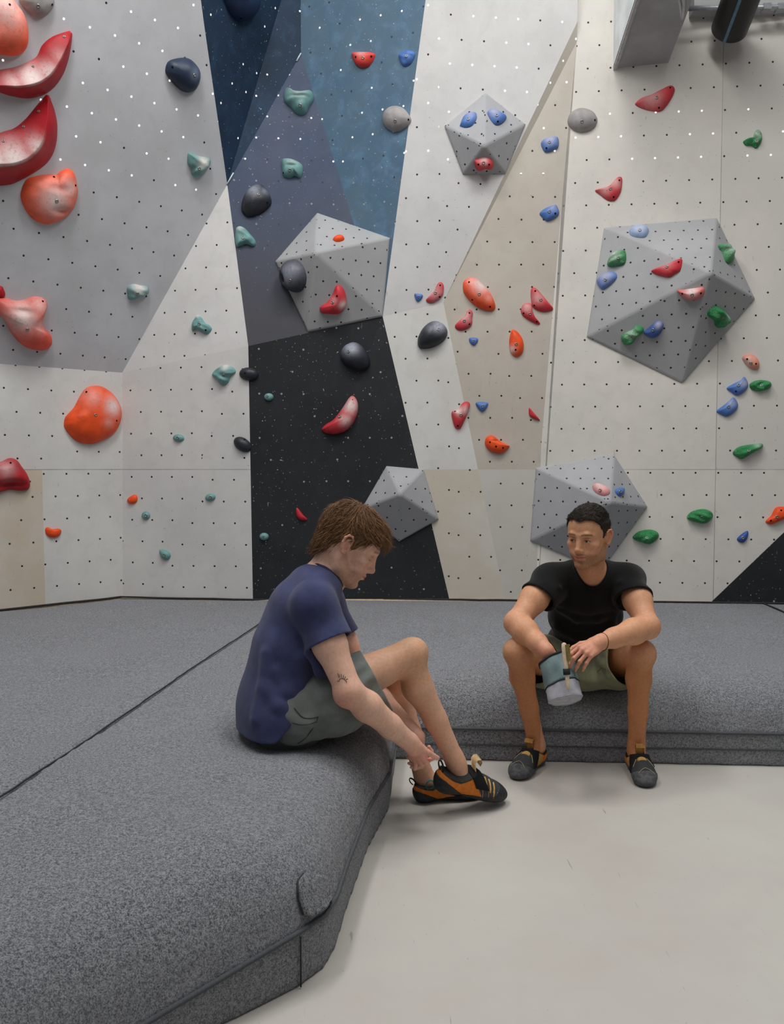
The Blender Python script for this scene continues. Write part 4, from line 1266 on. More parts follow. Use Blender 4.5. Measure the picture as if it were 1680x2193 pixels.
hold('green', [(1472, 1106), (1483, 1095), (1507, 1090), (1525, 1097), (1526, 1109), (1511, 1121), (1487, 1117), (1475, 1112)], 0.5, 'upper of the two low green holds right of the man in black', bolts=[(1504, 1108)], lumps=0.2, seed=12)
hold('green', [(1356, 1149), (1369, 1138), (1393, 1134), (1409, 1140), (1410, 1152), (1393, 1165), (1373, 1161), (1359, 1155)], 0.5, 'lowest green hold just right of the man in black', bolts=[(1386, 1152)], lumps=0.2, seed=13)
hold('blue', [(1579, 1154), (1590, 1143), (1602, 1137), (1602, 1150), (1594, 1161), (1585, 1161)], 0.4, 'lowest blue hold near the black corner triangle', bolts=[(1592, 1152)], mat=hold_mat('hold_royal_blue', c(52, 86, 160)))
hold('orange', [(1640, 1117), (1652, 1104), (1661, 1088), (1673, 1085), (1690, 1088), (1692, 1105), (1670, 1116), (1652, 1123)], 0.4, 'orange hold at the right edge above the black triangle', bolts=[(1665, 1107)], screws=[(1652, 1115), (1674, 1093)])
hold('pink', [(1269, 1043), (1276, 1037), (1290, 1040), (1306, 1049), (1305, 1059), (1292, 1062), (1276, 1055)], 0.4, 'pink chalked hold on the volume behind the man in black', chalk=[(1285, 1045, 14, 0.7)], bolts=[(1286, 1050)])
hold('blue', [(1317, 1050), (1326, 1045), (1335, 1047), (1335, 1057), (1328, 1063), (1321, 1059)], 0.45, 'small blue hold on the volume behind the man in black', bolts=[(1329, 1053)], mat=HM['blue'])
# ------------------------------------------------------------------ people: helpers
def unit(v): return Vector(v).normalized()

class Frame:
    """local (right, forward, up) -> world"""
    def __init__(self, o, f, up, s=1.0):
        self.o = V3(o); self.s = s
        f = unit(f); up = Vector(up)
        r = f.cross(up).normalized(); u = r.cross(f).normalized()
        self.R = np.array([V3(r), V3(f), V3(u)]).T
    def p(self, x, y, z): return self.o + self.R @ (np.array([x, y, z], float) * self.s)
    def d(self, x, y, z): return self.R @ np.array([x, y, z], float)
    def inv(self, P): return ((P - self.o) @ self.R) / self.s

def skin_mat(name, rough=0.5):
    m = NT(name, rough, 0.3)
    at = m.n('ShaderNodeAttribute', attribute_name='col')
    P = m.coord()
    n1 = m.ramp(m.noise(P, 90.0, 4.0, 0.6), 0.3, 0.7)
    n2 = m.ramp(m.noise(P, 14.0, 3.0), 0.3, 0.7)
    k = m.mix(n1, (0.93, 0.91, 0.90, 1), (1.05, 1.05, 1.05, 1))
    k2 = m.mix(n2, (1.0, 0.96, 0.95, 1), (1.0, 1.0, 1.0, 1))
    m.color(m.mix(1.0, m.mix(1.0, at.outputs['Color'], k, 'MULTIPLY'), k2, 'MULTIPLY'))
    m.b.inputs['Subsurface Weight'].default_value = 0.12
    m.b.inputs['Subsurface Radius'].default_value = (1.0, 0.4, 0.2)
    m.b.inputs['Subsurface Scale'].default_value = 0.006
    m.bump(m.noise(P, 420.0, 3.0), 0.12, 0.002)
    return m.m

def cloth_mat(name, col, var=0.2, rough=0.9, weave=900.0, fade=None):
    m = NT(name, rough, 0.12)
    P = m.coord()
    n1 = m.ramp(m.noise(P, 20.0, 4.0), 0.3, 0.7)
    n2 = m.ramp(m.noise(P, 500.0, 2.0), 0.3, 0.7)
    lo = tuple(x * (1 - var) for x in col[:3]) + (1,); hi = tuple(min(1, x * (1 + var)) for x in col[:3]) + (1,)
    b = m.mix(n1, lo, hi)
    b = m.mix(m.math('MULTIPLY', n2, 0.25), b, fade or tuple(min(1, x * 1.6) for x in col[:3]) + (1,))
    m.color(b)
    m.bump(m.math('ADD', m.noise(P, weave, 2.0), m.math('MULTIPLY', m.noise(P, 26.0, 3.0), 2.0)), 0.35, 0.004)
    m.b.inputs['Sheen Weight'].default_value = 0.15
    return m.m

def head_sdf(F, fr, eyes_open, k0=0.03, beard=0.0):
    s = fr.s
    def cap(a, b, ra, rb, k=0.012, sub=False): F.cap(fr.p(*a), fr.p(*b), ra * s, rb * s, k * s, sub)
    def ell(cn, r, k=0.015, sub=False, rot=None):
        R = fr.R if rot is None else fr.R @ rot
        F.ell(fr.p(*cn), np.array(r) * s, R, k * s, sub)
    def rx(deg):
        a = math.radians(deg); return np.array([[1, 0, 0], [0, math.cos(a), -math.sin(a)], [0, math.sin(a), math.cos(a)]])
    def rz(deg):
        a = math.radians(deg); return np.array([[math.cos(a), -math.sin(a), 0], [math.sin(a), math.cos(a), 0], [0, 0, 1]])
    ell((0, -0.012, 0.042), (0.075, 0.094, 0.086), k0)
    ell((0, 0.036, 0.042), (0.066, 0.060, 0.066), 0.03)          # forehead
    ell((0, 0.040, -0.030), (0.056, 0.054, 0.062), 0.03)         # mid face
    ell((0, -0.030, -0.020), (0.058, 0.055, 0.055), 0.03)        # skull base
    for sg in (-1, 1):
        cap((sg * 0.058, -0.004, -0.050), (sg * 0.052, 0.014, -0.074), 0.013, 0.014, 0.025)
        cap((sg * 0.052, 0.014, -0.074), (sg * 0.018, 0.076, -0.099), 0.015, 0.014, 0.028)
        ell((sg * 0.046, 0.062, -0.016), (0.020, 0.020, 0.015), 0.022)      # cheekbone
        ell((sg * 0.034, 0.066, -0.050), (0.020, 0.018, 0.022), 0.022)      # cheek
        cap((sg * 0.010, 0.095, 0.026), (sg * 0.030, 0.090, 0.031), 0.0075, 0.0075, 0.014)
        cap((sg * 0.030, 0.090, 0.031), (sg * 0.052, 0.070, 0.024), 0.0075, 0.006, 0.014)
    ell((0, 0.084, -0.098), (0.022, 0.017, 0.016), 0.018)        # chin
    ell((0, 0.082, -0.060), (0.030, 0.022, 0.022), 0.02)         # muzzle
    for sg in (-1, 1):
        ell((sg * 0.031, 0.098, 0.008), (0.017, 0.014, 0.012), 0.010, True)   # socket
    # nose
    cap((0, 0.090, 0.004), (0, 0.097, -0.030), 0.0105, 0.0140, 0.014)
    cap((0, 0.094, 0.014), (0, 0.113, -0.026), 0.0066, 0.0088, 0.012)
    ell((0, 0.1145, -0.031), (0.0095, 0.0100, 0.0090), 0.008)
    for sg in (-1, 1):
        ell((sg * 0.0118, 0.104, -0.0355), (0.0076, 0.011, 0.0078), 0.008)
        ell((sg * 0.0062, 0.108, -0.0440), (0.0040, 0.0055, 0.0040), 0.002, True)
    # lids / eyeballs
    for sg in (-1, 1):
        ell((sg * 0.031, 0.0795, 0.005), (0.0150, 0.0132, 0.0128), 0.004)
        if eyes_open:
            ell((sg * 0.031, 0.094, 0.0035), (0.0125, 0.010, 0.0040), 0.0015, True)
        cap((sg * 0.020, 0.090, 0.0105), (sg * 0.040, 0.086, 0.0115), 0.0035, 0.003, 0.005)
    # lips
    for sg in (-1, 1):
        cap((0, 0.1035, -0.0575), (sg * 0.023, 0.091, -0.0595), 0.0050, 0.0030, 0.004)
        cap((0, 0.1020, -0.0695), (sg * 0.020, 0.091, -0.0630), 0.0058, 0.0035, 0.004)
        cap((0, 0.112, -0.0632), (sg * 0.027, 0.096, -0.0590), 0.0011, 0.0010, 0.0018, True)
    ell((0, 0.106, -0.083), (0.016, 0.008, 0.006), 0.012, True)
    # ears
    for sg in (-1, 1):
        e = lambda y, z, x=0.0: (sg * (0.0755 + x), y, z)
        ell((sg * 0.073, -0.008, -0.002), (0.006, 0.014, 0.026), 0.008)
        pts = [e(0.004, 0.010, 0.002), e(0.003, 0.024, 0.005), e(-0.006, 0.033, 0.009), e(-0.018, 0.032, 0.013), e(-0.026, 0.020, 0.015), e(-0.025, 0.004, 0.014), e(-0.017, -0.012, 0.010), e(-0.008, -0.024, 0.006), e(0.000, -0.025, 0.003)]
        rad = [0.0030, 0.0033, 0.0036, 0.0038, 0.0038, 0.0036, 0.0036, 0.0050, 0.0045]
        for i in range(len(pts) - 1): cap(pts[i], pts[i + 1], rad[i], rad[i + 1], 0.003)
        ah = [e(-0.004, 0.022, 0.004), e(-0.014, 0.016, 0.009), e(-0.017, 0.002, 0.009), e(-0.011, -0.011, 0.006)]
        for i in range(3): cap(ah[i], ah[i + 1], 0.0030, 0.0030, 0.003)
        F.ell(fr.p(sg * 0.0785, -0.013, 0.004), np.array((0.0035, 0.016, 0.026)) * s, fr.R @ rz(sg * 28), 0.004 * s)
        ell((sg * 0.084, -0.006, -0.003), (0.006, 0.006, 0.009), 0.003, True)
        cap(e(0.003, -0.004, 0.003), e(0.002, -0.010, 0.003), 0.0032, 0.003, 0.003)
    return F

FING = {  # name: mcp (x, y, z), segment lengths, radius
    'index': ((-0.028, 0.088, 0.000), (0.042, 0.025, 0.021), 0.0088),
    'middle': ((-0.009, 0.092, 0.003), (0.046, 0.029, 0.022), 0.0090),
    'ring': ((0.010, 0.087, 0.001), (0.042, 0.027, 0.022), 0.0086),
    'little': ((0.027, 0.078, -0.004), (0.033, 0.020, 0.019), 0.0076)}

def hand_sdf(F, fr, side, curls, thumb, spread=(8, 2, -4, -10), group=0):
    """side 'R' or 'L'; thumb: three direction vectors in the right-hand frame; returns the fingertips in world space"""
    sg = 1 if side == 'R' else -1
    s = fr.s
    L = lambda p: fr.p(sg * p[0], p[1], p[2])
    tips = {}
    F.ell(L((0, 0.046, -0.003)), np.array((0.036, 0.050, 0.0135)) * s, fr.R, 0.012, group=group)
    F.cap(L((0, -0.012, 0)), L((0, 0.02, -0.001)), 0.027 * s, 0.026 * s, 0.015, group=group)
    for i, (nm, (mcp, segs, r)) in enumerate(FING.items()):
        F.cap(L((mcp[0] * 0.45, 0.012, 0.0)), L(mcp), 0.011 * s, (r + 0.0018) * s, 0.008, group=group)
        p = np.array(mcp); a = 0.0
        cu = curls[i]
        sp = math.radians(spread[i])
        for j in range(3):
            a += math.radians(cu[j])
            d = np.array([-math.sin(sp) * math.cos(a), math.cos(sp) * math.cos(a), -math.sin(a)])
            q = p + d * segs[j]
            r0 = r * (1.0 - 0.09 * j); r1 = r * (0.93 - 0.09 * j)
            F.cap(L(p), L(q), r0 * s, r1 * s, 0.0035, group=group)
            if j < 2: F.ell(L(q), np.array([r1 * 1.06] * 3) * s, None, 0.003, group=group)
            p = q
        tips[nm] = L(p)
    p = np.array((-0.020, 0.018, -0.006))
    F.cap(L((-0.008, 0.008, -0.004)), L(p), 0.016 * s, 0.016 * s, 0.012, group=group)
    for j, (ln, r) in enumerate(((0.044, 0.0135), (0.033, 0.0108), (0.026, 0.0092))):
        d = np.array(thumb[j], float); d /= np.linalg.norm(d)
        q = p + d * ln
        F.cap(L(p), L(q), r * s, r * (0.86 if j else 0.80) * s, 0.006 if j == 0 else 0.0035, group=group)
        p = q
    tips['thumb'] = L(p)
    return tips

def build_skin(name, F, patches, hbody, parent, mat, colour, box=None):
    """one surface; finer sampling inside the patch boxes ((lo, hi), voxel)"""
    lo, hi = F.bounds(0.02) if box is None else box
    VV, QQ = [], []
    off = 0
    V, Q = F.mesh(lo, hi, hbody)
    cen = V[Q].mean(1)
    keep = np.ones(len(Q), bool)
    for ((l, h), vox) in patches:
        keep &= ~((cen > l) & (cen < h)).all(1)
    VV.append(V); QQ.append(Q[keep]); off += len(V)
    for ((l, h), vox) in patches:
        l = np.array(l); h = np.array(h)
        V, Q = F.mesh(l - 4.2 * vox, h + 4.2 * vox, vox)
        cen = V[Q].mean(1)
        kp = ((cen > l - 2.6 * vox) & (cen < h + 2.6 * vox)).all(1)
        VV.append(V); QQ.append(Q[kp] + off); off += len(V)
    V = np.concatenate(VV); Q = np.concatenate(QQ)
    me = np_mesh(name, V, Q)
    P_ = verts_np(me)
    set_col(me, 'col', colour(P_))
    return link(name, me, mat, parent)

def lin(r, g, b): return np.array(c(r, g, b)[:3])
def mixc(a, b, t): return a + (b - a) * t[:, None]
def nz3(P, f, ph=0.0):
    return (np.sin(P[:, 0] * f + ph) * np.sin(P[:, 1] * f * 1.13 + 1.7 + ph) * np.sin(P[:, 2] * f * 0.93 + 0.6 + ph))

def face_paint(C, P, fr, closed, stub, brow_col, rng, lips, redden=0.35):
    q = fr.inv(P)
    x, y, z = q[:, 0], q[:, 1], q[:, 2]
    near = (np.abs(x) < 0.11) & (np.abs(y) < 0.16) & (z > -0.16) & (z < 0.16)
    ax = np.abs(x)
    r = rng.uniform(0, 1, len(P))
    red = lin(196, 112, 92)
    m = np.exp(-((ax - 0.042) ** 2 / 0.018 ** 2 + (z + 0.022) ** 2 / 0.020 ** 2)) * (y > 0.03)
    m = np.maximum(m, np.exp(-(x ** 2 / 0.016 ** 2 + (z + 0.032) ** 2 / 0.016 ** 2)) * (y > 0.095))
    m = np.maximum(m, (ax > 0.078) * 0.9)
    C = mixc(C, red, np.where(near, m * redden, 0))
    # stubble
    zl = np.interp(y, [-0.01, 0.015, 0.045, 0.07, 0.10], [0.01, -0.022, -0.050, -0.045, -0.040])
    st = smooth2(zl - z, 0.0, 0.016) * smooth2(y, -0.016, 0.014) * (ax < 0.09)
    st = st * np.where((np.abs(z + 0.064) < 0.011) & (ax < 0.024) & (y > 0.085), 0.15, 1.0)
    st *= np.where((z < -0.118), 0.55, 1.0) * smooth2(z, -0.15, -0.11)
    C = mixc(C, stub[0], np.where(near, st * stub[1] * (0.55 + 0.45 * r), 0))
    # lips
    zc = z + 0.0635 - 0.13 * ax
    lp = np.exp(-(zc / (0.0088 * np.sqrt(np.clip(1 - (ax / 0.026) ** 2, 0.02, 1)))) ** 4) * (1 - smooth2(ax, 0.018, 0.026)) * (y > 0.086)
    C = mixc(C, lips, np.where(near, lp * 0.75, 0))
    dk = np.exp(-((zc - 0.0003) / 0.0015) ** 2) * (1 - smooth2(ax, 0.022, 0.029)) * (y > 0.084)
    C = mixc(C, lin(96, 46, 40), np.where(near, dk * 0.8, 0))
    # brows, lash line
    if closed:
        soc = np.exp(-(((ax - 0.033) / 0.017) ** 2 + ((z - 0.006) / 0.012) ** 2)) * (y > 0.06)
        C = mixc(C, lin(188, 122, 98), np.where(near, soc * 0.55, 0))
        zl_ = -0.0010 - 0.0045 * np.cos(np.clip((ax - 0.032) / 0.0155, -1, 1) * 1.57)
        la = np.exp(-((z - zl_) / 0.0015) ** 2) * smooth2(ax, 0.016, 0.020) * (1 - smooth2(ax, 0.045, 0.050)) * (y > 0.06)
        C = mixc(C, lin(70, 40, 28), np.where(near, la * 0.9, 0))
        lc = np.exp(-((z - 0.0105) / 0.0012) ** 2) * smooth2(ax, 0.016, 0.022) * (1 - smooth2(ax, 0.042, 0.050)) * (y > 0.06)
        C = mixc(C, lin(150, 92, 72), np.where(near, lc * 0.6, 0))
    bz = 0.0285 + 0.004 * np.sin((ax - 0.010) / 0.042 * math.pi) - 0.06 * np.maximum(0, ax - 0.040)
    br = np.exp(-((z - bz) / 0.0036) ** 2) * smooth2(ax, 0.008, 0.014) * (1 - smooth2(ax, 0.048, 0.056)) * (y > 0.05)
    C = mixc(C, brow_col, np.where(near, np.clip(br * 0.9, 0, 1) * (0.6 + 0.4 * r), 0))
    return C

def hair_mesh(name, fr, F_scalp, region, mat, parent, flow, nstr, length, width, rng, thick=0.008, extra=None, lift=0.25, wave=0.0):
    """a close cap of hair plus locks laid over it"""
    lo = fr.o - 0.2 * fr.s; hi = fr.o + 0.2 * fr.s
    h = 0.0032
    def cut(A, P):
        q = fr.inv(P.reshape(-1, 3)).reshape(P.shape)
        return np.maximum(A, region(q) * fr.s)
    F_scalp.post = [cut]
    V, Q = F_scalp.mesh(lo, hi, h)
    F_scalp.post = []
    me0 = np_mesh('tmp', V, Q)
    Pv = verts_np(me0); Nv = normals_np(me0)
    # locks
    q = fr.inv(Pv)
    outer = np.nonzero(((Nv * (Pv - fr.o)).sum(1) > 0) )[0]
    pick = rng.choice(outer, nstr, replace=True)
    LV, LQ, TN = [], [], []
    base = len(V)
    n = 7
    for ii in pick:
        p = Pv[ii] + rng.normal(0, 0.0012, 3); nn = Nv[ii]
        ql = fr.inv(p[None])[0]
        d = fr.R @ np.array(flow(ql, rng))
        d = d - nn * (d @ nn); d /= max(1e-6, np.linalg.norm(d))
        L = length(ql, rng) * fr.s
        sd = np.cross(nn, d); sd /= max(1e-6, np.linalg.norm(sd))
        ph = rng.uniform(0, 6.28); w0 = width * rng.uniform(0.6, 1.3)
        pts = []
        cur = p - nn * 0.002
        dd = d + nn * lift * rng.uniform(0.2, 1.2)
        dd /= np.linalg.norm(dd)
        for k in range(n):
            pts.append(cur + sd * (wave * L * math.sin(ph + k * 0.6)))
            step = L / (n - 1)
            cur = cur + dd * step
            # hug the head again and fall
            rad = cur - (fr.o + fr.R @ np.array([0, -0.01, 0.04]) * fr.s)
            rn = rad / np.linalg.norm(rad)
            dd = dd - rn * 0.10 * (1 if dd @ rn > 0 else 0) + np.array([0, 0, -0.05])
            dd /= np.linalg.norm(dd)
        for k in range(n):
            ww = w0 * (1.0 - (k / (n - 1)) ** 2 * 0.85)
            LV += [pts[k] - sd * ww, pts[k] + nn * ww * 0.8, pts[k] + sd * ww]
        TN += [rng.uniform(0, 1)] * (3 * n)
        b = base
        for k in range(n - 1):
            a0_ = b + k * 3; b0_ = a0_ + 3
            LQ += [(a0_, a0_ + 1, b0_ + 1, b0_), (a0_ + 1, a0_ + 2, b0_ + 2, b0_ + 1), (a0_ + 2, a0_, b0_, b0_ + 2)]
        base += n * 3
    bpy.data.meshes.remove(me0)
    V2 = np.concatenate([V, np.array(LV)]) if LV else V
    Q2 = np.concatenate([Q, np.array(LQ)]) if LQ else Q
    me = np_mesh(name, V2, Q2)
    tone = np.concatenate([np.full(len(V), 0.2), np.array(TN)])
    used = np.zeros(len(V2), bool); used[Q2.ravel()] = True
    set_attr(me, 'tone', tone[used])
    return link(name, me, mat, parent)

def hair_mat(name, lo, hi):
    m = NT(name, 0.5, 0.3)
    P = m.coord()
    f = m.ramp(m.noise(P, 160.0, 4.0, 0.7), 0.35, 0.68)
    g = m.ramp(m.noise(P, 30.0, 3.0), 0.35, 0.7)
    at = m.n('ShaderNodeAttribute', attribute_name='tone')
    col = m.mix(m.math('ADD', m.math('MULTIPLY', f, 0.3), m.math('MULTIPLY', at.outputs['Fac'], 0.7)), lo, hi)
    col = m.mix(m.math('MULTIPLY', g, 0.3), col, lo)
    m.color(col)
    m.bump(f, 0.5, 0.003)
    return m.m

class Cloth:
    """thin garment; every group of the field is a hollow tube with its own cut edges"""
    def __init__(self, t=0.009):
        self.F = Field(); self.cuts = {}; self.t = t
    def build(self, name, h, mat, parent, box=None, noise=None, gk=0.012):
        F = self.F
        F.gk = gk
        def mk(g):
            def post(A, P):
                if noise is not None: A = A + noise(P)
                A = np.maximum(A, -(A + self.t))
                for cfn in self.cuts.get(g, []): A = np.maximum(A, cfn(P))
                return A
            return post
        for g in set(o[5] for o in F.ops): F.gpost[g] = mk(g)
        lo, hi = F.bounds(0.03) if box is None else box
        V, Q = F.mesh(lo, hi, h)
        return link(name, np_mesh(name, V, Q), mat, parent)

def ring_on(F, p, n, off=0.0, count=36, r0=0.02, r1=0.16):
    """where the plane through p meets the surface of a field"""
    x = Vector(n).orthogonal().normalized(); y = Vector(n).normalized().cross(x)
    out = []
    for i in range(count):
        a = 2 * math.pi * i / count
        d = V3(x * math.cos(a) + y * math.sin(a))
        lo, hi = r0, r1
        for _ in range(22):
            mid = 0.5 * (lo + hi)
            if F.val(V3(p) + d * mid) < 0: lo = mid
            else: hi = mid
        out.append(Vector(V3(p) + d * (lo + off)))
    return out

def neck_cut(p, n, rad, below=0.12, lat=(1, 0, 0), s=1.0):
    p, n, lat = V3(p), V3(unit(n)), V3(unit(lat))
    def f(P):
        d = (P - p); a = d @ n
        d = d + (d @ lat)[..., None] * lat * (1 / s - 1)
        return np.minimum(rad - np.linalg.norm(d - a[..., None] * n, axis=-1), a + below)
    return f

def neck_ring(F, p, n, rad, count=36, below=0.12, above=0.12, lat=(1, 0, 0), s=1.0):
    nn = Vector(n).normalized(); y = nn.cross(Vector(lat)).normalized(); x = y.cross(nn) * s
    out = []
    for i in range(count):
        a = 2 * math.pi * i / count
        b = V3(Vector(p) + x * (rad * math.cos(a)) + y * (rad * math.sin(a)))
        h = above
        while h > -below and F.val(b + V3(nn) * h) > 0: h -= 0.004
        out.append(Vector(b + V3(nn) * (h + 0.001)))
    for _ in range(3):
        out = [(out[i - 1] + out[i] * 2 + out[(i + 1) % count]) / 4 for i in range(count)]
    return out

def plane_cut(p, n):
    p, n = V3(p), V3(unit(n))
    return lambda P: (P - p) @ n

def tube_cut(p, n, rad):
    """remove what lies beyond p along n within rad of the axis"""
    p, n = V3(p), V3(unit(n))
    def f(P):
        d = (P - p); a = d @ n
        r = np.linalg.norm(d - a[..., None] * n, axis=-1)
        return np.minimum(a, rad - r)
    return f

def orient(t, lat):
    """rotation with columns lateral, depth, along"""
    t = unit(t); lat = Vector(lat); lat = (lat - t * lat.dot(t)).normalized()
    dep = t.cross(lat)
    return np.array([V3(lat), V3(dep), V3(t)]).T

# ---- climbing shoe
M_RUBBER = plain('black_rubber', c(46, 47, 49), 0.62, 0.3, var=0.25, scale=60, bump=0.15)
M_RUBBER_W = plain('worn_grey_rubber', c(84, 85, 88), 0.7, 0.25, var=0.3, scale=70, bump=0.2)
M_STRAP = plain('black_strap', c(30, 31, 32), 0.85, 0.15, scale=300, bump=0.3)
M_TAN = plain('mustard_leather', c(206, 160, 92), 0.75, 0.2, var=0.2, scale=60, bump=0.2)
M_CREAM = plain('cream_leather', c(226, 204, 160), 0.75, 0.2, var=0.12, scale=60)
M_TEAL = plain('teal_webbing', c(44, 132, 150), 0.7, 0.2, var=0.2, scale=200)
M_BLKWEB = plain('black_webbing', c(28, 32, 30), 0.8, 0.2, scale=200)
M_STITCH = plain('yellow_stitching', c(196, 176, 120), 0.8, 0.2)

def vcol_mat(name, rough=0.7):
    m = NT(name, rough, 0.25)
    at = m.n('ShaderNodeAttribute', attribute_name='col')
    P = m.coord()
    k = m.mix(m.ramp(m.noise(P, 70.0, 4.0), 0.3, 0.7), (0.85, 0.85, 0.85, 1), (1.1, 1.1, 1.1, 1))
    m.color(m.mix(1.0, at.outputs['Color'], k, 'MULTIPLY'))
    m.bump(m.noise(P, 160.0, 3.0), 0.25, 0.003)
    return m.m
M_UPPER = vcol_mat('shoe_leather')

def shoe_body(fr, side, L=0.265):
    """shoe last; x to the wearer's right, y to the toe"""
    F = Field()
    sg = 1 if side == 'R' else -1            # big toe lies to -x on the right foot
    k = 0.03
    sc = L / 0.265
    def e(cn, r, kk=k): F.ell(fr.p(sg * cn[0] * sc, cn[1] * sc, cn[2] * sc), np.array(r) * sc, fr.R, kk)
    e((0, 0.034, 0.036), (0.030, 0.036, 0.038))
    e((0.001, 0.085, 0.044), (0.032, 0.065, 0.042))
    e((0.003, 0.140, 0.040), (0.040, 0.060, 0.036))
    e((0.001, 0.185, 0.028), (0.047, 0.052, 0.027))
    e((-0.008, 0.225, 0.021), (0.037, 0.042, 0.021))
    F.cap(fr.p(0, 0.042 * sc, 0.05 * sc), fr.p(0, 0.046 * sc, 0.105 * sc), 0.036 * sc, 0.035 * sc, 0.03)
    F.cap(fr.p(0, 0.085 * sc, 0.06 * sc), fr.p(0, 0.062 * sc, 0.11 * sc), 0.033 * sc, 0.032 * sc, 0.03)
    return F, sc

def make_shoe(person, fr, side, style, label, L=0.265):
    F, sc = shoe_body(fr, side, L)
    sg = 1 if side == 'R' else -1
    def loc(P):
        q = fr.inv(P.reshape(-1, 3)).reshape(P.shape) / sc
        return q
    def collar(q):           # top line of the shoe
        y = q[..., 1]
        return np.interp(y, [0.0, 0.03, 0.06, 0.10, 0.13, 0.3], [0.070, 0.062, 0.058, 0.078, 0.092, 0.2])
    def post(A, P):
        q = loc(P)
        A = np.maximum(A, (q[..., 2] - collar(q)) * sc)
        floor_ = np.interp(q[..., 1], [0.0, 0.05, 0.09, 0.13, 0.3], [0.002, 0.003, 0.011, 0.005, 0.002])
        return np.maximum(A, (floor_ - q[..., 2]) * sc)
    F.post = [post]
    lo, hi = F.bounds(0.015)
    V, Q = F.mesh(lo, hi, 0.0027)
    me = np_mesh('shoe', V, Q)
    P_ = verts_np(me); q = fr.inv(P_) / sc
    y, z = q[:, 1], q[:, 2]
    org = lin(218, 124, 44); grey = lin(66, 68, 70); tan = lin(196, 152, 84); olive = lin(66, 72, 48)
    C = np.repeat(org[None], len(P_), 0)
    if style == 'velcro':
        C = mixc(C, grey, smooth2(y - 0.9 * (0.06 - z), 0.112, 0.116))
    else:
        C = mixc(C, tan, smooth2(y, 0.070, 0.074))
        C = mixc(C, olive, smooth2(y, 0.128, 0.132) * (np.abs(q[:, 0]) > 0.018))
        C = mixc(C, lin(60, 62, 64), smooth2(y, 0.150, 0.156))
    # black binding along the top line
    C = mixc(C, lin(34, 36, 36), 1 - smooth2(collar(q) - z, 0.003, 0.006))
    set_col(me, 'col', C)
    sh = link('shoe', me, M_UPPER, person)
    sh['label'] = label
    # rubber: sole, heel cup and toe cap
    F2, _ = shoe_body(fr, side, L)
    def post2(A, P):
        q = loc(P)
        y = q[..., 1]; z = q[..., 2]
        A = A - 0.0022
        top = np.interp(y, [-0.01, 0.012, 0.045, 0.085, 0.115, 0.150, 0.185, 0.205, 0.225, 0.3], [0.052, 0.050, 0.036, 0.0145, 0.020, 0.024, 0.034, 0.048, 0.060, 0.06])
        A = np.maximum(A, (z - top) * sc)
        floor_ = np.interp(y, [0.0, 0.05, 0.09, 0.13, 0.3], [0.0, 0.001, 0.009, 0.003, 0.0])
        return np.maximum(A, (floor_ - z) * sc)
    F2.post = [post2]
    V, Q = F2.mesh(lo, hi, 0.0027)
    link('rubber_sole', np_mesh('rubber_sole', V, Q), M_RUBBER if style == 'velcro' else M_RUBBER_W, sh)
    # strap over the instep
    F3, _ = shoe_body(fr, side, L)
    def post3(A, P):
        q = loc(P)
        A = A - 0.0050
        d = np.abs((q[..., 1] - 0.118) * 0.80 + (q[..., 2] - 0.078) * 0.60) - (0.019 if style == 'velcro' else 0.015)
        A = np.maximum(A, d * sc)
        A = np.maximum(A, (q[..., 2] - collar(q) - 0.004) * sc)
        A = np.maximum(A, (0.095 - q[..., 1]) * sc)
        A = np.maximum(A, (0.030 + 0.4 * np.maximum(0, sg * q[..., 0]) - q[..., 2]) * sc)
        return np.maximum(A, -(A + 0.0095))
    F3.post = [post3]
    V, Q = F3.mesh(lo - 0.01, hi + 0.01, 0.0027)
    link('strap', np_mesh('strap', V, Q), M_STRAP, sh)
    # tongue tab folded at the top of the instep
    def sheet(pts, w, m, nm):
        bm = bmesh.new()
        rows = []
        for p in pts:
            rows.append([bm.verts.new(fr.p(*(np.array((sx * w, p[0], p[1])) * sc)) + fr.d(0, o, 0.3 * o)) for sx in (-1, -0.4, 0.4, 1) for o in (0.0,)])
        for a, b in zip(rows[:-1], rows[1:]):
            for i in range(3): bm.faces.new((a[i], a[i + 1], b[i + 1], b[i]))
        bmesh.ops.solidify(bm, geom=bm.faces[:], thickness=0.003)
        bmesh.ops.recalc_face_normals(bm, faces=bm.faces)
        me = bpy.data.meshes.new(nm); bm.to_mesh(me); bm.free()
        return link(nm, me, m, sh)
    if style == 'velcro':
        sheet([(0.118, 0.075), (0.106, 0.098), (0.098, 0.114), (0.101, 0.127), (0.112, 0.130), (0.119, 0.120), (0.118, 0.108)], 0.017, M_CREAM, 'tongue_tab')
        sheet([(0.135, 0.078), (0.155, 0.074), (0.180, 0.0605), (0.200, 0.050)], 0.009, M_CREAM, 'tongue')
        # mustard lacing bars and pale stitch lines on the outer side
        for kx in range(3):
            yy = 0.146 + 0.015 * kx
            pts = []
            for a in np.linspace(0.25, 0.92, 6):
                pts.append((sg * 0.038 * math.sin(a * 1.45), yy + 0.008 * a, 0.074 - 0.010 * kx - 0.030 * a ** 2))
            tube_obj('lacing_bar', [snap(F, fr.p(*(np.array(p) * sc)), 0.001) for p in pts], 0.0030, M_TAN, sh, 6, flat=0.5)
        for kx in range(4):
            yy = 0.140 + 0.020 * kx
            pts = [(sg * 0.044, yy + 0.012 * a, 0.048 - 0.030 * a) for a in np.linspace(0, 1, 6)]
            tube_obj('stitching', [snap(F, fr.p(*(np.array(p) * sc)), 0.0006) for p in pts], 0.0009, M_STITCH, sh, 5)
    else:
        sheet([(0.116, 0.082), (0.106, 0.104), (0.104, 0.122), (0.110, 0.130), (0.120, 0.126), (0.123, 0.116)], 0.018, M_TAN, 'tongue_tab')
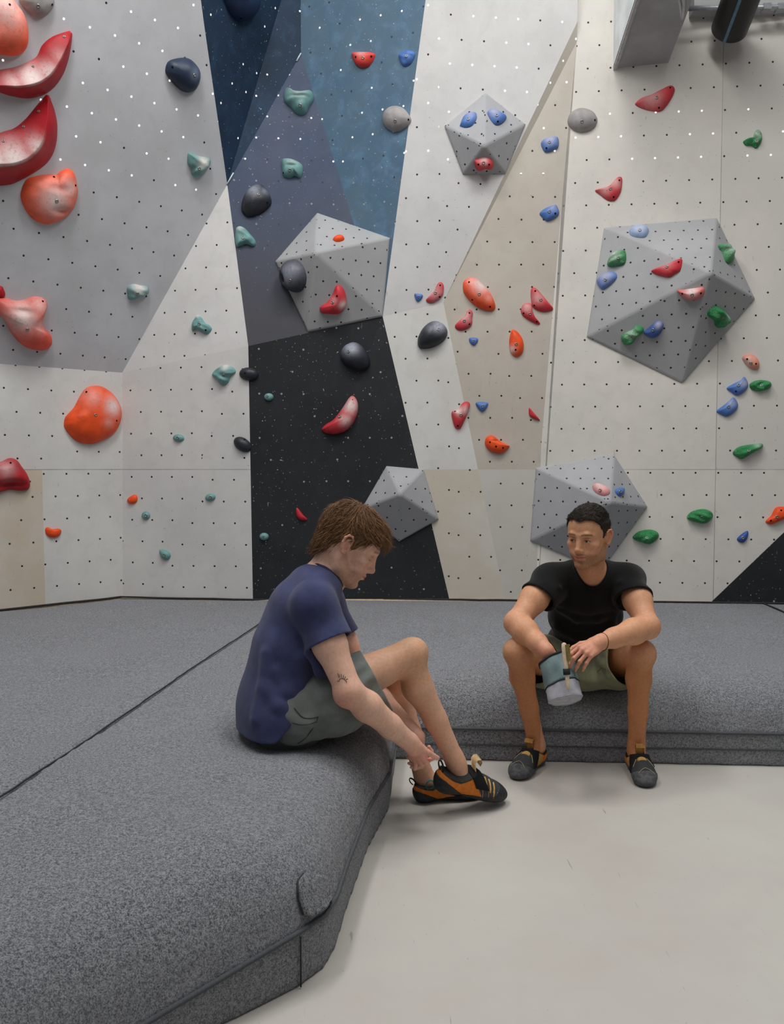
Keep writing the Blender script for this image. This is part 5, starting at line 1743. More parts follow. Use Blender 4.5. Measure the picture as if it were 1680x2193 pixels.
        sheet([(0.134, 0.0795), (0.150, 0.075), (0.166, 0.0665)], 0.017, M_TAN, 'tongue')
        for sx in (-1, 1):
            pts = [(sx * 0.020 * (1 - t) + sx * 0.034 * t, 0.136 + 0.03 * t, 0.075 - 0.028 * t) for t in np.linspace(0, 1, 5)]
            tube_obj('stitching', [snap(F, fr.p(*(np.array(p) * sc)), 0.0008) for p in pts], 0.0011, M_STITCH, sh, 5)
        pts = [(x, 0.225 - 0.028 * (1 - abs(x) / 0.03), 0.045) for x in np.linspace(-0.03, 0.03, 9)]
        tube_obj('stitching', [snap(F, fr.p(*(np.array(p) * sc)), 0.0028) for p in pts], 0.0009, M_STITCH, sh, 5)
    return sh, sc

def snap(F, p, off=0.0):
    """move a point onto the surface of a field"""
    p = np.array(p, float)
    val = F.val
    for _ in range(6):
        v = val(p) - off
        g_ = np.array([(val(p + e) - val(p - e)) / 0.002 for e in np.eye(3) * 0.001])
        g_ /= max(1e-6, np.linalg.norm(g_))
        p = p - g_ * v * 0.9
    return Vector(p)

def pull_loop(fr, sc, y, z, m, sh, lean=(0, -0.5, 1), size=0.026, twist=0.0, label=None, x=0.0):
    o = np.array((x, y, z)) * sc
    pts = []
    ln = np.array(lean, float); ln /= np.linalg.norm(ln)
    sd = np.array((math.cos(twist), math.sin(twist), 0))
    for k in range(15):
        t = k / 14 * math.pi * 1.75 + math.pi * 0.125
        pts.append(Vector(fr.p(*(o + ln * (size * 0.95 * (1 - math.cos(t)) / 1.0 * 0.62) + sd * (size * 0.42 * math.sin(t))))))
    ob = tube_obj('pull_loop', pts, 0.0034, m, sh, 6, flat=0.5)
    if label: ob['label'] = label
    return ob
# ------------------------------------------------------------------ the man in navy, seated in profile
RNG = np.random.RandomState(4)
mL = {}
yawL = math.radians(17)
fwL = Vector((math.cos(yawL), math.sin(yawL), 0)); rtL = Vector((math.sin(yawL), -math.cos(yawL), 0))
pel = at_y(600, 1530, 2.99)
S1 = at_y(596, 1470, 2.99); S2 = at_y(616, 1390, 3.00); S3 = at_y(645, 1310, 3.02); S4 = at_y(676, 1258, 3.04)
nb = at_y(688, 1240, 3.05)
hipN = Vector((-0.335, 2.895, 0.425)); hipF = Vector((-0.392, 3.075, 0.425))
knN = at_y(876, 1404, 3.06); anN = at_y(972, 1622, 3.12)
knF = Vector((0.005, 3.215, 0.500)); anF = at_y(905, 1652, 3.235)
shN = at_y(672, 1298, 2.875); shF = at_y(694, 1290, 3.205)
elN = at_y(748, 1480, 2.79); wrN = at_y(881, 1593, 2.925)
elF = at_y(775, 1465, 3.19); wrF = at_y(893, 1578, 3.06)
headL = Frame(at_y(745, 1166, 3.05), (math.cos(math.radians(5)) * math.cos(math.radians(33)), math.sin(math.radians(5)) * math.cos(math.radians(33)), -math.sin(math.radians(33))), (0, 0, 1), 1.05)

man = empty('person', (pel.x, pel.y, MZ))
tag(man, 'seated man in navy shirt and grey shorts bending to pull on his climbing shoe', 'person')

F = Field()
def torso(F, pts, lat, rad, k, grow=0.0):
    for i, (p, r) in enumerate(zip(pts, rad)):
        a = pts[max(0, i - 1)]; b = pts[min(len(pts) - 1, i + 1)]
        F.ell(p, np.array(r) + grow, orient(b - a, lat), k)
T_L = [pel + Vector((0, 0, 0.0)), S1, S2, S3, S4]
R_L = [(0.148, 0.100, 0.10), (0.150, 0.110, 0.12), (0.150, 0.112, 0.12), (0.155, 0.105, 0.10), (0.12, 0.075, 0.07)]
torso(F, T_L, rtL, R_L, 0.05)
F.cap(S4, shN, 0.055, 0.055, 0.04); F.cap(S4, shF, 0.055, 0.055, 0.04)
nk = headL.p(0, -0.022, -0.035)
F.cap(nb, nk, 0.060, 0.055, 0.03)
F.cap(nb + Vector((0.035, 0.01, -0.01)), headL.p(0, 0.020, -0.065), 0.045, 0.040, 0.03)
F.chain([shN, shN.lerp(elN, 0.45), elN], [0.060, 0.052, 0.042], 0.03)
F.ell(shN, (0.056, 0.053, 0.060), None, 0.03)
F.ell(elN + Vector((-0.012, 0.0, -0.012)), (0.038, 0.036, 0.040), None, 0.02)
F.chain([elN, elN.lerp(wrN, 0.28), elN.lerp(wrN, 0.65), wrN], [0.041, 0.047, 0.037, 0.030], 0.02)
F.chain([shF, shF.lerp(elF, 0.5), elF], [0.058, 0.050, 0.042], 0.03)
F.chain([elF, elF.lerp(wrF, 0.3), wrF], [0.043, 0.047, 0.029], 0.02)
headL_F = head_sdf(F, headL, False)
# hands
hN = Frame(wrN, at_y(904, 1646, 2.97) - wrN, (-0.50, -0.85, 0.15), 0.95)
tipsN = hand_sdf(F, hN, 'R', [(62, 75, 40), (72, 80, 45), (76, 80, 45), (78, 78, 45)], [(-0.45, 0.85, -0.25), (-0.30, 0.9, -0.35), (-0.1, 0.85, -0.5)], group=0)
hF = Frame(wrF, at_y(915, 1622, 3.10) - wrF, (0.5, -0.2, 0.8), 0.9)
hand_sdf(F, hF, 'L', [(45, 55, 30), (50, 60, 30), (55, 60, 30), (60, 60, 30)], [(-0.7, 0.5, -0.5), (-0.3, 0.8, -0.5), (0.1, 0.85, -0.5)], group=2)
# legs
def leg(F, hip, kn, an, toe, g, rh=0.088, back=None, w=1.0):
    ax = (an - kn).normalized()
    bk = back
    F.chain([hip, hip.lerp(kn, 0.5), kn], [rh, 0.076, 0.054], 0.03, g)
    F.ell(kn + (kn - hip).normalized() * 0.012 - bk * 0.012, (0.047, 0.047, 0.052), None, 0.02, False, g)
    F.chain([kn, kn.lerp(an, 0.28) + bk * 0.018, kn.lerp(an, 0.62) + bk * 0.006, an], [0.050 * w, 0.050 * w, 0.036 * w, 0.030], 0.025, g)
    F.cap(kn.lerp(an, 0.1), an, 0.037 * w, 0.027, 0.02, False, g)
    F.cap(an, an + ax * 0.03, 0.030, 0.033, 0.02, False, g)
    F.cap(an + ax * 0.03, toe, 0.031, 0.028, 0.02, False, g)
shoeNf = Frame(at_y(926, 1690, 3.075), at_z(1070, 1712, 0.012) - at_y(926, 1690, 3.075), (0.1, -0.25, 1), 1.0)
shoeFf = Frame(at_z(889, 1718, 0.0), Vector(at_z(1006, 1706, 0.0)) - Vector(at_z(889, 1718, 0.0)), (0, 0, 1), 1.0)
LN = (Vector(at_z(1072, 1714, 0.0)) - Vector(shoeNf.o)).length
leg(F, hipN, knN, anN, Vector(shoeNf.p(0, 0.11, 0.05)), 1, back=Vector((-0.75, -0.1, -0.4)).normalized())
leg(F, hipF, knF, anF, Vector(shoeFf.p(0, 0.11, 0.05)), 1, back=Vector((-0.9, 0, -0.3)).normalized())

M_SKIN = skin_mat('skin')
rngL = np.random.RandomState(2)
def colL(P):
    C = np.repeat(lin(232, 188, 164)[None], len(P), 0)
    pink = lin(222, 150, 132)
    for (p, r, a) in ((elN + Vector((-0.02, -0.02, -0.03)), 0.05, 0.7), (Vector(hN.p(0, 0.08, 0)), 0.07, 0.7), (wrN, 0.06, 0.25), (knN, 0.07, 0.3), (Vector(hF.p(0, 0.06, 0)), 0.07, 0.6), (anN, 0.06, 0.35), (anF, 0.05, 0.4)):
        C = mixc(C, pink, a * np.exp(-((P - V3(p)) ** 2).sum(1) / r ** 2))
    tan = lin(205, 158, 118)
    # both legs are more tanned than the arms
    for (p, q_, r_) in ((hipN, knN, 0.125), (knN, anN, 0.105), (hipF, knF, 0.12), (knF, anF, 0.10)):
        a_ = V3(p); b_ = V3(q_) - a_
        t_ = np.clip(((P - a_) @ b_) / (b_ @ b_), 0, 1)
        dd_ = np.linalg.norm(P - a_ - t_[:, None] * b_, axis=1)
        arm_ = np.full(len(P), 9.0)
        for (u_, v_) in ((elN, wrN), (shN, elN), (elF, wrF), (wrN, Vector(hN.p(0, 0.13, 0))), (wrF, Vector(hF.p(0, 0.13, 0)))):
            c_ = V3(u_); e_ = V3(v_) - c_
            s_ = np.clip(((P - c_) @ e_) / (e_ @ e_), 0, 1)
            arm_ = np.minimum(arm_, np.linalg.norm(P - c_ - s_[:, None] * e_, axis=1))
        C = mixc(C, tan, 0.42 * (1 - smooth2(dd_, r_ * 0.8, r_)) * smooth2(arm_, 0.048, 0.062))
    return face_paint(C, P, headL, True, (lin(140, 100, 76), 0.55), lin(112, 70, 44), rngL, lin(206, 122, 108), 0.4)
hl = headL.o
patches = [((hl - np.array([0.17, 0.16, 0.17]), hl + np.array([0.17, 0.16, 0.17])), 0.0021),
           ((np.minimum(hN.o, hN.p(0, 0.16, 0)) - 0.055, np.maximum(hN.o, hN.p(0, 0.16, 0)) + 0.055), 0.0019)]
body = build_skin('body', F, patches, 0.0045, man, M_SKIN, colL)

# tunic-like t-shirt
M_NAVY = cloth_mat('navy_cotton', c(62, 66, 100), 0.15)
sh = Cloth()
hemc = at_y(528, 1572, 2.98)
T_S = [at_y(592, 1575, 2.985), at_y(586, 1520, 2.985)] + T_L[1:]
R_S = [(0.212, 0.118, 0.10), (0.198, 0.112, 0.10), (0.160, 0.110, 0.12)] + R_L[2:]
torso(sh.F, T_S, rtL, R_S, 0.05, 0.012)
sh.F.cap(S4, shN, 0.058, 0.062, 0.045); sh.F.cap(S4, shF, 0.058, 0.062, 0.045)
hemN = shN.lerp(elN, 0.43); hemF = shF.lerp(elF, 0.42)
sh.F.cap(shN.lerp(S4, 0.25), shN.lerp(elN, 0.6), 0.066, 0.082, 0.03, group=1); sh.F.cap(shF.lerp(S4, 0.25), shF.lerp(elF, 0.6), 0.066, 0.078, 0.03, group=2)
sh.F.ell(shN, (0.080, 0.078, 0.083), None, 0.03, group=1); sh.F.ell(shF, (0.078, 0.076, 0.082), None, 0.03, group=2)
# folds: from the armpit, across the belly and at the hem
def fold(F, pts, r=0.011, k=0.03, g=0):
    pts = [Vector(p) for p in pts]
    for a, b in zip(pts[:-1], pts[1:]): F.cap(a, b, r, r, k, False, g)
def onL(u, v, dy): return at_y(u, v, 2.985 - dy)
FOLDS = ([onL(640, 1420, 0.160), onL(655, 1470, 0.155), onL(690, 1500, 0.135), onL(730, 1502, 0.10)],
            [onL(575, 1480, 0.160), onL(600, 1515, 0.165), onL(640, 1528, 0.16), onL(670, 1520, 0.15)],
            [onL(556, 1400, 0.135), onL(560, 1470, 0.15), onL(552, 1540, 0.16)],
            [onL(590, 1440, 0.163), onL(615, 1480, 0.165), onL(660, 1498, 0.155)],
            [onL(655, 1400, 0.155), onL(685, 1440, 0.145), onL(715, 1455, 0.12)])
for pts in [[snap(sh.F, V3(p), -0.007) for p in q_] for q_ in FOLDS]: fold(sh.F, pts)
neckd = unit(Vector((0.72, 0.05, 0.62)))
neckc = nb
def hemcut(P):
    zh = np.interp(P[..., 0], [-0.60, -0.47, -0.37, -0.30, -0.21, -0.10], [0.350, 0.345, 0.350, 0.430, 0.490, 0.53])
    return (zh - P[..., 2]) * 0.75
sh.cuts = {0: [hemcut, neck_cut(neckc, neckd, 0.066, lat=rtL, s=1.1)],
           1: [plane_cut(hemN, elN - shN)], 2: [plane_cut(hemF, elF - shF)]}
def cn(P): return 0.0022 * np.sin(P[..., 0] * 44 + P[..., 2] * 16 + 3 * np.sin(P[..., 2] * 7)) * np.sin(P[..., 2] * 9 + 2 * np.sin(P[..., 1] * 11 + P[..., 0] * 8))
shirtL = sh.build('t_shirt', 0.0038, M_NAVY, man, noise=cn)

# hem stitching of the sleeve, collar rib
M_NAVY_D = cloth_mat('navy_rib', c(48, 51, 80), 0.1)
def ring(p, ax, rx, n=28):
    x = Vector(ax).orthogonal().normalized(); y = Vector(ax).normalized().cross(x)
    return [Vector(p) + x * (rx * math.cos(2 * math.pi * i / n)) + y * (rx * math.sin(2 * math.pi * i / n)) for i in range(n)]
clr = neck_ring(sh.F, neckc, neckd, 0.066, lat=rtL, s=1.1)
tube_obj('collar', smooth_closed(clr, 2), 0.0075, M_NAVY_D, shirtL, 8, closed=True)

# shorts
M_SHORT_L = cloth_mat('grey_canvas', c(112, 118, 114), 0.15)
st_ = Cloth(0.008)
st_.F.ell(pel + Vector((0.03, 0.01, -0.03)), (0.125, 0.155, 0.105), None, 0.05)
lowN = Vector((0, -0.004, -0.022))
thN = knN - hipN; thF = knF - hipF
st_.F.chain([hipN + lowN * 0.2, hipN + thN * 0.35 + lowN * 1.3, hipN + thN * 0.95 + lowN * 1.5], [0.102, 0.114, 0.118], 0.04, 1)
st_.F.chain([hipF, hipF + thF * 0.4 + lowN, hipF + thF * 0.85 + lowN], [0.100, 0.106, 0.102], 0.04, 2)
def onS(u, v, y): return at_y(u, v, y)
FOLDS = ([onS(612, 1600, 2.80), onS(660, 1575, 2.80), onS(720, 1525, 2.82), onS(770, 1470, 2.86)], [onS(632, 1612, 2.80), onS(690, 1598, 2.82), onS(760, 1560, 2.84), onS(820, 1500, 2.88)], [onS(700, 1480, 2.82), onS(760, 1430, 2.88)], [onS(640, 1560, 2.795), onS(700, 1530, 2.81), onS(760, 1480, 2.84), onS(800, 1440, 2.88)],
            [onS(655, 1598, 2.81), onS(720, 1565, 2.82), onS(790, 1520, 2.86)],
            [onS(690, 1500, 2.81), onS(740, 1450, 2.85), onS(770, 1420, 2.89)])
for pts in [[snap(st_.F, V3(p), -0.006) for p in q_] for q_ in FOLDS]: fold(st_.F, pts, 0.010, 0.03, 1)
st_.cuts = {0: [lambda P: P[..., 2] - 0.56], 1: [plane_cut(at_y(822, 1484, 2.96), (0.86, 0.15, 0.46)), lambda P: P[..., 2] - 0.56 - 10 * (P[..., 0] > -0.25)],
            2: [plane_cut(hipF + thF * 0.70 + lowN, thF)]}
def cn2(P): return 0.0025 * np.sin(P[..., 0] * 45 + 6 * np.sin(P[..., 2] * 17)) * np.sin(P[..., 2] * 40 + 4 * P[..., 1])
shortsL = st_.build('shorts', 0.0042, M_SHORT_L, man, noise=cn2)
M_SEAM_L = plain('shorts_seam', c(74, 78, 76), 0.9, 0.1)
def seam_line(F, pix, y, m, parent, nm='pocket_seam', r=0.0016, off=0.0005):
    pts = [snap(F, V3(at_y(u, v, y)), off) for (u, v) in pix]
    return tube_obj(nm, smooth_open(pts, 4), r, m, parent, 5)
seam_line(st_.F, [(632, 1515), (648, 1535), (665, 1538), (681, 1536)], 2.79, M_SEAM_L, shortsL)
seam_line(st_.F, [(626, 1548), (645, 1552), (664, 1552), (680, 1548)], 2.79, M_SEAM_L, shortsL)
seam_line(st_.F, [(681, 1536), (674, 1565), (655, 1595), (640, 1612)], 2.79, M_SEAM_L, shortsL)

# hair
M_HAIR_L = hair_mat('brown_hair', c(62, 40, 26), c(186, 138, 94))
FS = Field()
FS.ell(headL.p(0, -0.014, 0.047), np.array((0.083, 0.104, 0.094)) * 1.05, headL.R, 0.03)
FS.ell(headL.p(0, 0.044, 0.062), np.array((0.070, 0.064, 0.058)) * 1.05, headL.R, 0.03)
FS.ell(headL.p(0, -0.060, -0.020), np.array((0.060, 0.045, 0.060)) * 1.05, headL.R, 0.03)
def regL(q):
    x, y, z = q[..., 0], q[..., 1], q[..., 2]
    zm = np.interp(y, [-0.15, -0.09, -0.055, -0.034, -0.026, 0.006, 0.012, 0.026, 0.032, 0.050, 0.066, 0.085, 0.12],
                   [-0.080, -0.076, -0.060, -0.030, 0.026, 0.032, -0.022, -0.014, 0.020, 0.040, 0.052, 0.066, 0.066])
    return np.maximum((zm - z) * 0.8, -0.02 + 0 * x)
def flowL(q, rng):
    x, y, z = q
    if z > 0.055:
        t = min(1.0, max(0.0, (y + 0.07) / 0.10))
        return (0.9 * np.sign(x) * rng.uniform(0, 1) * (1.2 - t) + rng.uniform(-0.3, 0.3), -0.6 + 1.7 * t, -0.2)
    return (0.35 * rng.uniform(-1, 1), -0.45 - 0.4 * rng.uniform(), -1.0)
def lenL(q, rng):
    b = 0.042
    if q[1] > 0.02 and q[2] > 0.05: b = 0.050
    if q[1] < -0.06 and q[2] < -0.02: b = 0.042
    if 0.005 < q[1] < 0.05 and q[2] < 0.04: b = 0.014
    return b * rng.uniform(0.6, 1.2)
hair_mesh('hair', headL, FS, regL, M_HAIR_L, man, flowL, 5200, lenL, 0.0010, np.random.RandomState(8), lift=0.45, wave=0.07)
M_LASH = plain('lashes', c(70, 44, 30), 0.6, 0.2)

# sun tattoo above the elbow: drawn as fine ink lines on the skin
M_INK = plain('tattoo_ink', c(84, 70, 70), 0.6, 0.2)
FA = Field(); FA.chain([shN, shN.lerp(elN, 0.45), elN], [0.060, 0.052, 0.042], 0.03)
FA.ell(elN + Vector((-0.012, 0.0, -0.012)), (0.038, 0.036, 0.040), None, 0.02)
FA.chain([elN, elN.lerp(wrN, 0.28), elN.lerp(wrN, 0.65), wrN], [0.044, 0.051, 0.038, 0.030], 0.02)
def ink(pix, closed=False):
    V_, F_ = tube(smooth_open([snap(FA, V3(at_y(u, v, 2.745)), 0.0002) for (u, v) in pix], 3), 0.0009, 5)
    return V_, F_
AV, AF = [], []
def Z1(x, y): return (500 + x * 620 / 1680.0, 1060 + y * 620 / 1680.0)
for seg in ([(600, 1083), (608, 1070), (622, 1063), (637, 1063), (650, 1070), (660, 1082)], [(603, 1062), (596, 1036)], [(611, 1060), (607, 1040)], [(623, 1058), (624, 1038)],
            [(636, 1058), (641, 1042)], [(645, 1062), (655, 1048)], [(655, 1066), (668, 1058)], [(593, 1084), (586, 1080)]):
    V_, F_ = ink([Z1(*p) for p in seg])
    AF += [tuple(i + len(AV) for i in f) for f in F_]; AV += V_
me = mesh_from('tattoo', AV, AF); fix_normals(me)
t_ = link('tattoo', me, M_INK, body); t_['label'] = 'fine line rising sun tattoo above the elbow'

# shoes
s1, sc1 = make_shoe(man, shoeNf, 'R', 'velcro', 'black and orange climbing shoe with the heel still raised', LN)
pull_loop(shoeNf, sc1, 0.004, 0.064, M_BLKWEB, s1, (0, -0.45, 0.9), 0.036, 0.2)
s2, sc2 = make_shoe(man, shoeFf, 'L', 'velcro', 'orange banded climbing shoe flat on the floor', 0.255)
pull_loop(shoeFf, sc2, -0.002, 0.066, M_BLKWEB, s2, (0, -0.5, 1), 0.026, 0.9)
pull_loop(shoeFf, sc2, 0.046, 0.056, M_TEAL, s2, (0.25, 0.05, 1), 0.034, 1.5, 'teal pull loop', x=0.036)
# ------------------------------------------------------------------ the man in black, facing the room
pelR = at_y(1250, 1408, 3.88)
Q1 = at_y(1250, 1372, 3.85); Q2 = at_y(1254, 1318, 3.76); Q3 = at_y(1259, 1264, 3.67); Q4 = at_y(1262, 1236, 3.63)
nbR = at_y(1263, 1222, 3.61)
hpR = at_y(1206, 1412, 3.87); hpL = at_y(1296, 1412, 3.87)
knR = at_y(1109, 1396, 3.47); knL = at_y(1374, 1400, 3.47)
anR = at_y(1129, 1604, 3.60); anL = at_y(1364, 1606, 3.57)
srR = at_y(1176, 1241, 3.62); srL = at_y(1349, 1242, 3.62)
elR = at_y(1106, 1334, 3.48); elLf = at_y(1388, 1342, 3.43)
wrR = at_y(1172, 1396, 3.33); wrL = at_y(1283, 1377, 3.30)
headR = Frame(at_y(1262, 1150, 3.52), (-math.sin(math.radians(36)), -math.cos(math.radians(36)), -0.16), (0.03, 0, 1), 0.97)

man2 = empty('person', (pelR.x, pelR.y, MZ))
tag(man2, 'seated man in black t-shirt and olive shorts with one hand in a chalk bag', 'person')
F = Field()
T_R = [pelR, Q1, Q2, Q3, Q4]
R_R = [(0.160, 0.115, 0.11), (0.148, 0.108, 0.10), (0.150, 0.108, 0.11), (0.158, 0.105, 0.10), (0.125, 0.075, 0.06)]
X1 = Vector((1, 0, 0))
torso(F, T_R, X1, R_R, 0.05)
F.cap(Q4, srR, 0.050, 0.048, 0.04); F.cap(Q4, srL, 0.050, 0.048, 0.04)
nkR = headR.p(0, -0.022, -0.035)
F.cap(nbR, nkR, 0.060, 0.056, 0.03)
F.cap(nbR + Vector((0, -0.036, -0.010)), headR.p(0, 0.010, -0.07), 0.040, 0.040, 0.03)
for (s_, e_, w_) in ((srR, elR, wrR), (srL, elLf, wrL)):
    F.ell(s_, (0.049, 0.049, 0.050), None, 0.03)
    F.chain([s_, s_.lerp(e_, 0.45), e_], [0.055, 0.053, 0.043], 0.03)
    F.ell(e_, (0.042, 0.042, 0.042), None, 0.02)
    F.chain([e_, e_.lerp(w_, 0.3), e_.lerp(w_, 0.7), w_], [0.044, 0.049, 0.036, 0.0285], 0.02)
head_sdf(F, headR, True)
hL_ = Frame(wrL, at_y(1243, 1402, 3.235) - wrL, (-0.10, -0.72, 0.62), 0.95)
hand_sdf(F, hL_, 'L', [(30, 42, 25), (34, 40, 22), (38, 36, 20), (42, 30, 18)], [(-0.7, 0.6, -0.55), (-0.3, 0.8, -0.5), (0.0, 0.9, -0.45)], spread=(6, 1, -5, -12))
bag_ax = unit(at_y(1212, 1500, 3.30) - at_y(1188, 1406, 3.33))
hR_ = Frame(wrR, bag_ax + Vector((0.05, 0.05, 0)), (-0.3, -0.8, 0.2), 0.85)
hand_sdf(F, hR_, 'R', [(45, 50, 30), (50, 55, 30), (55, 55, 30), (55, 55, 30)], [(-0.4, 0.8, -0.5), (-0.1, 0.9, -0.4), (0.1, 0.9, -0.4)])
def heel_toe(u0, v0, u1, v1):
    a = at_z(u0, v0, 0.0); b = at_z(u1, v1, 0.0)
    return a, b
a_, b_ = heel_toe(1152, 1637, 1099, 1672)
dR = unit(b_ - a_); oR = b_ - dR * 0.262
a2, b2 = heel_toe(1352, 1634, 1391, 1690)
dL = unit(b2 - a2); oL = b2 - dL * 0.262
shR = Frame(oR, dR, (0, 0, 1)); shL = Frame(oL, dL, (0, 0, 1))
anR = Vector(shR.p(0, 0.052, 0.105)); anL = Vector(shL.p(0, 0.052, 0.105))
leg(F, hpR, knR, anR, Vector(shR.p(0, 0.11, 0.05)), 1, back=Vector((0, 1, 0)), w=0.94)
leg(F, hpL, knL, anL, Vector(shL.p(0, 0.11, 0.05)), 1, back=Vector((0, 1, 0)), w=0.94)
rngR = np.random.RandomState(5)
def colR(P):
    C = np.repeat(lin(214, 160, 124)[None], len(P), 0)
    leg_shade = lin(192, 128, 82)  # darker legs: the shade they stand in is put into the skin colour
    C = mixc(C, leg_shade, 0.9 * smooth2(-P[:, 2], -0.56, -0.40) * (np.minimum(np.abs(P[:, 0] - knR.x), np.abs(P[:, 0] - knL.x)) < 0.11))
    pink = lin(216, 150, 130)
    for (p, r, a) in ((Vector(hL_.p(0, 0.10, 0)), 0.09, 0.8), (wrR, 0.06, 0.6), (elLf, 0.05, 0.3), (elR, 0.05, 0.3)):
        C = mixc(C, pink, a * np.exp(-((P - V3(p)) ** 2).sum(1) / r ** 2))
    return face_paint(C, P, headR, False, (lin(92, 66, 46), 0.62), lin(52, 36, 24), rngR, lin(196, 118, 104), 0.22)
hr = headR.o
patches = [((hr - np.array([0.15, 0.16, 0.17]), hr + np.array([0.15, 0.16, 0.17])), 0.0020),
           ((np.minimum(hL_.o, hL_.p(0, 0.17, -0.05)) - 0.05, np.maximum(hL_.o, hL_.p(0, 0.17, -0.05)) + 0.05), 0.0018)]
bodyR = build_skin('body', F, patches, 0.0045, man2, M_SKIN, colR)

# eyes
M_EYE = NT('eye_white', 0.15, 0.5)
atn = M_EYE.n('ShaderNodeAttribute', attribute_name='col'); M_EYE.color(atn.outputs['Color']); M_EYE = M_EYE.m
look = np.array((0.25, 1.0, -0.06)); look /= np.linalg.norm(look)
for sg in (-1, 1):
    ec = np.array((sg * 0.031, 0.0795, 0.004))
    bm = bmesh.new(); bmesh.ops.create_uvsphere(bm, u_segments=32, v_segments=24, radius=0.0118 * headR.s)
    me = bpy.data.meshes.new('eye'); bm.to_mesh(me); bm.free()
    pv = verts_np(me); dl = pv / np.linalg.norm(pv, axis=1)[:, None]
    ang = np.arccos(np.clip(dl @ look, -1, 1))
    C = np.repeat(lin(214, 204, 194)[None], len(pv), 0)
    C = mixc(C, lin(96, 92, 66), (ang < 0.50).astype(float)); C = mixc(C, lin(16, 14, 12), (ang < 0.22).astype(float))
    set_col(me, 'col', C)
    w = headR.p(*ec) + pv @ headR.R.T
    me.vertices.foreach_set('co', w.astype(np.float32).ravel()); me.update()
    link('eye', me, M_EYE, bodyR)
    pts = [headR.p(sg * x, y, z) for (x, y, z) in ((0.018, 0.0905, 0.0050), (0.024, 0.0930, 0.0078), (0.031, 0.0935, 0.0086), (0.039, 0.0910, 0.0074), (0.0445, 0.086, 0.0045))]
    tube_obj('eyelash', smooth_open(pts, 3), 0.0010, M_LASH, bodyR, 5)

# t-shirt
M_BLACK = cloth_mat('black_cotton', c(19, 19, 19), 0.15, fade=c(34, 34, 34))
sh2 = Cloth()
torso(sh2.F, T_R, X1, R_R, 0.05, 0.010)
sh2.F.cap(Q4, srR, 0.060, 0.056, 0.045); sh2.F.cap(Q4, srL, 0.060, 0.056, 0.045)
hmR = srR.lerp(elR, 0.40); hmL = srL.lerp(elLf, 0.42)
sh2.F.cap(srR.lerp(Q4, 0.3), srR.lerp(elR, 0.6), 0.066, 0.080, 0.03, group=1); sh2.F.cap(srL.lerp(Q4, 0.3), srL.lerp(elLf, 0.6), 0.066, 0.080, 0.03, group=2)
sh2.F.ell(srR, (0.069, 0.068, 0.069), None, 0.03, group=1); sh2.F.ell(srL, (0.069, 0.068, 0.069), None, 0.03, group=2)
def onR(u, v, y): return at_y(u, v, y)
FOLDS = ([onR(1195, 1310, 3.64), onR(1235, 1330, 3.625), onR(1280, 1322, 3.63), onR(1320, 1300, 3.65)],
         [onR(1190, 1345, 3.70), onR(1240, 1362, 3.69), onR(1300, 1350, 3.70)],
         [onR(1335, 1255, 3.55), onR(1325, 1300, 3.60), onR(1310, 1340, 3.68)],
         [onR(1190, 1260, 3.55), onR(1200, 1300, 3.60)])
for pts in [[snap(sh2.F, V3(p), -0.006) for p in q_] for q_ in FOLDS]: fold(sh2.F, pts, 0.010, 0.03)
ncR = nbR + Vector((0, -0.020, 0.008))
ndir = unit(Vector((-0.03, -0.50, 0.87)))
sh2.cuts = {0: [neck_cut(ncR, ndir, 0.079, below=0.035, s=0.88), lambda P: -(P[..., 2] - 0.43)],
            1: [plane_cut(hmR, elR - srR)], 2: [plane_cut(hmL, elLf - srL)]}
shirtR = sh2.build('t_shirt', 0.0040, M_BLACK, man2, noise=cn)
clr = neck_ring(sh2.F, ncR, ndir, 0.079, below=0.035, s=0.88)
tube_obj('collar', smooth_closed(clr, 2), 0.006, cloth_mat('black_rib', c(15, 15, 15), 0.1), shirtR, 8, closed=True)

# shorts
M_OLIVE = cloth_mat('olive_cotton', c(122, 124, 98), 0.12)
so = Cloth(0.008)
so.F.ell(pelR + Vector((0, -0.02, -0.03)), (0.175, 0.16, 0.100), None, 0.05)
tR = knR - hpR; tL = knL - hpL
dn = Vector((0, 0, -0.022))
so.F.chain([hpR + dn, hpR + tR * 0.45 + dn, hpR + tR * 0.8 + dn], [0.098, 0.102, 0.100], 0.04, 1)
so.F.chain([hpL + dn, hpL + tL * 0.45 + dn, hpL + tL * 0.95 + dn], [0.100, 0.106, 0.112], 0.04, 2)
so.F.ell(at_y(1258, 1440, 3.74), (0.10, 0.13, 0.070), None, 0.06)
FOLDS = ([onR(1262, 1400, 3.60), onR(1285, 1425, 3.575), onR(1300, 1450, 3.56)], [onR(1270, 1465, 3.58), onR(1300, 1472, 3.57), onR(1325, 1464, 3.57)],
         [onR(1290, 1395, 3.60), onR(1310, 1400, 3.59)])
for pts in [[snap(so.F, V3(p), -0.007) for p in q_] for q_ in FOLDS]: fold(so.F, pts, 0.009, 0.03, 2)
so.cuts = {0: [lambda P: P[..., 2] - 0.54], 1: [plane_cut(hpR + tR * 0.62 + dn, tR), lambda P: P[..., 2] - 0.56], 2: [plane_cut(hpL + tL * 0.70 + dn, tL + Vector((0.13, 0.0, 0.06))), lambda P: P[..., 2] - 0.58]}
shortsR = so.build('shorts', 0.0042, M_OLIVE, man2, noise=cn2, gk=0.03)
M_SEAM_O = plain('olive_seam', c(84, 86, 66), 0.9, 0.1)
seam_line(so.F, [(1262, 1440), (1275, 1437), (1290, 1434), (1303, 1432)], 3.56, M_SEAM_O, shortsR, 'hem_stitching', 0.0012)

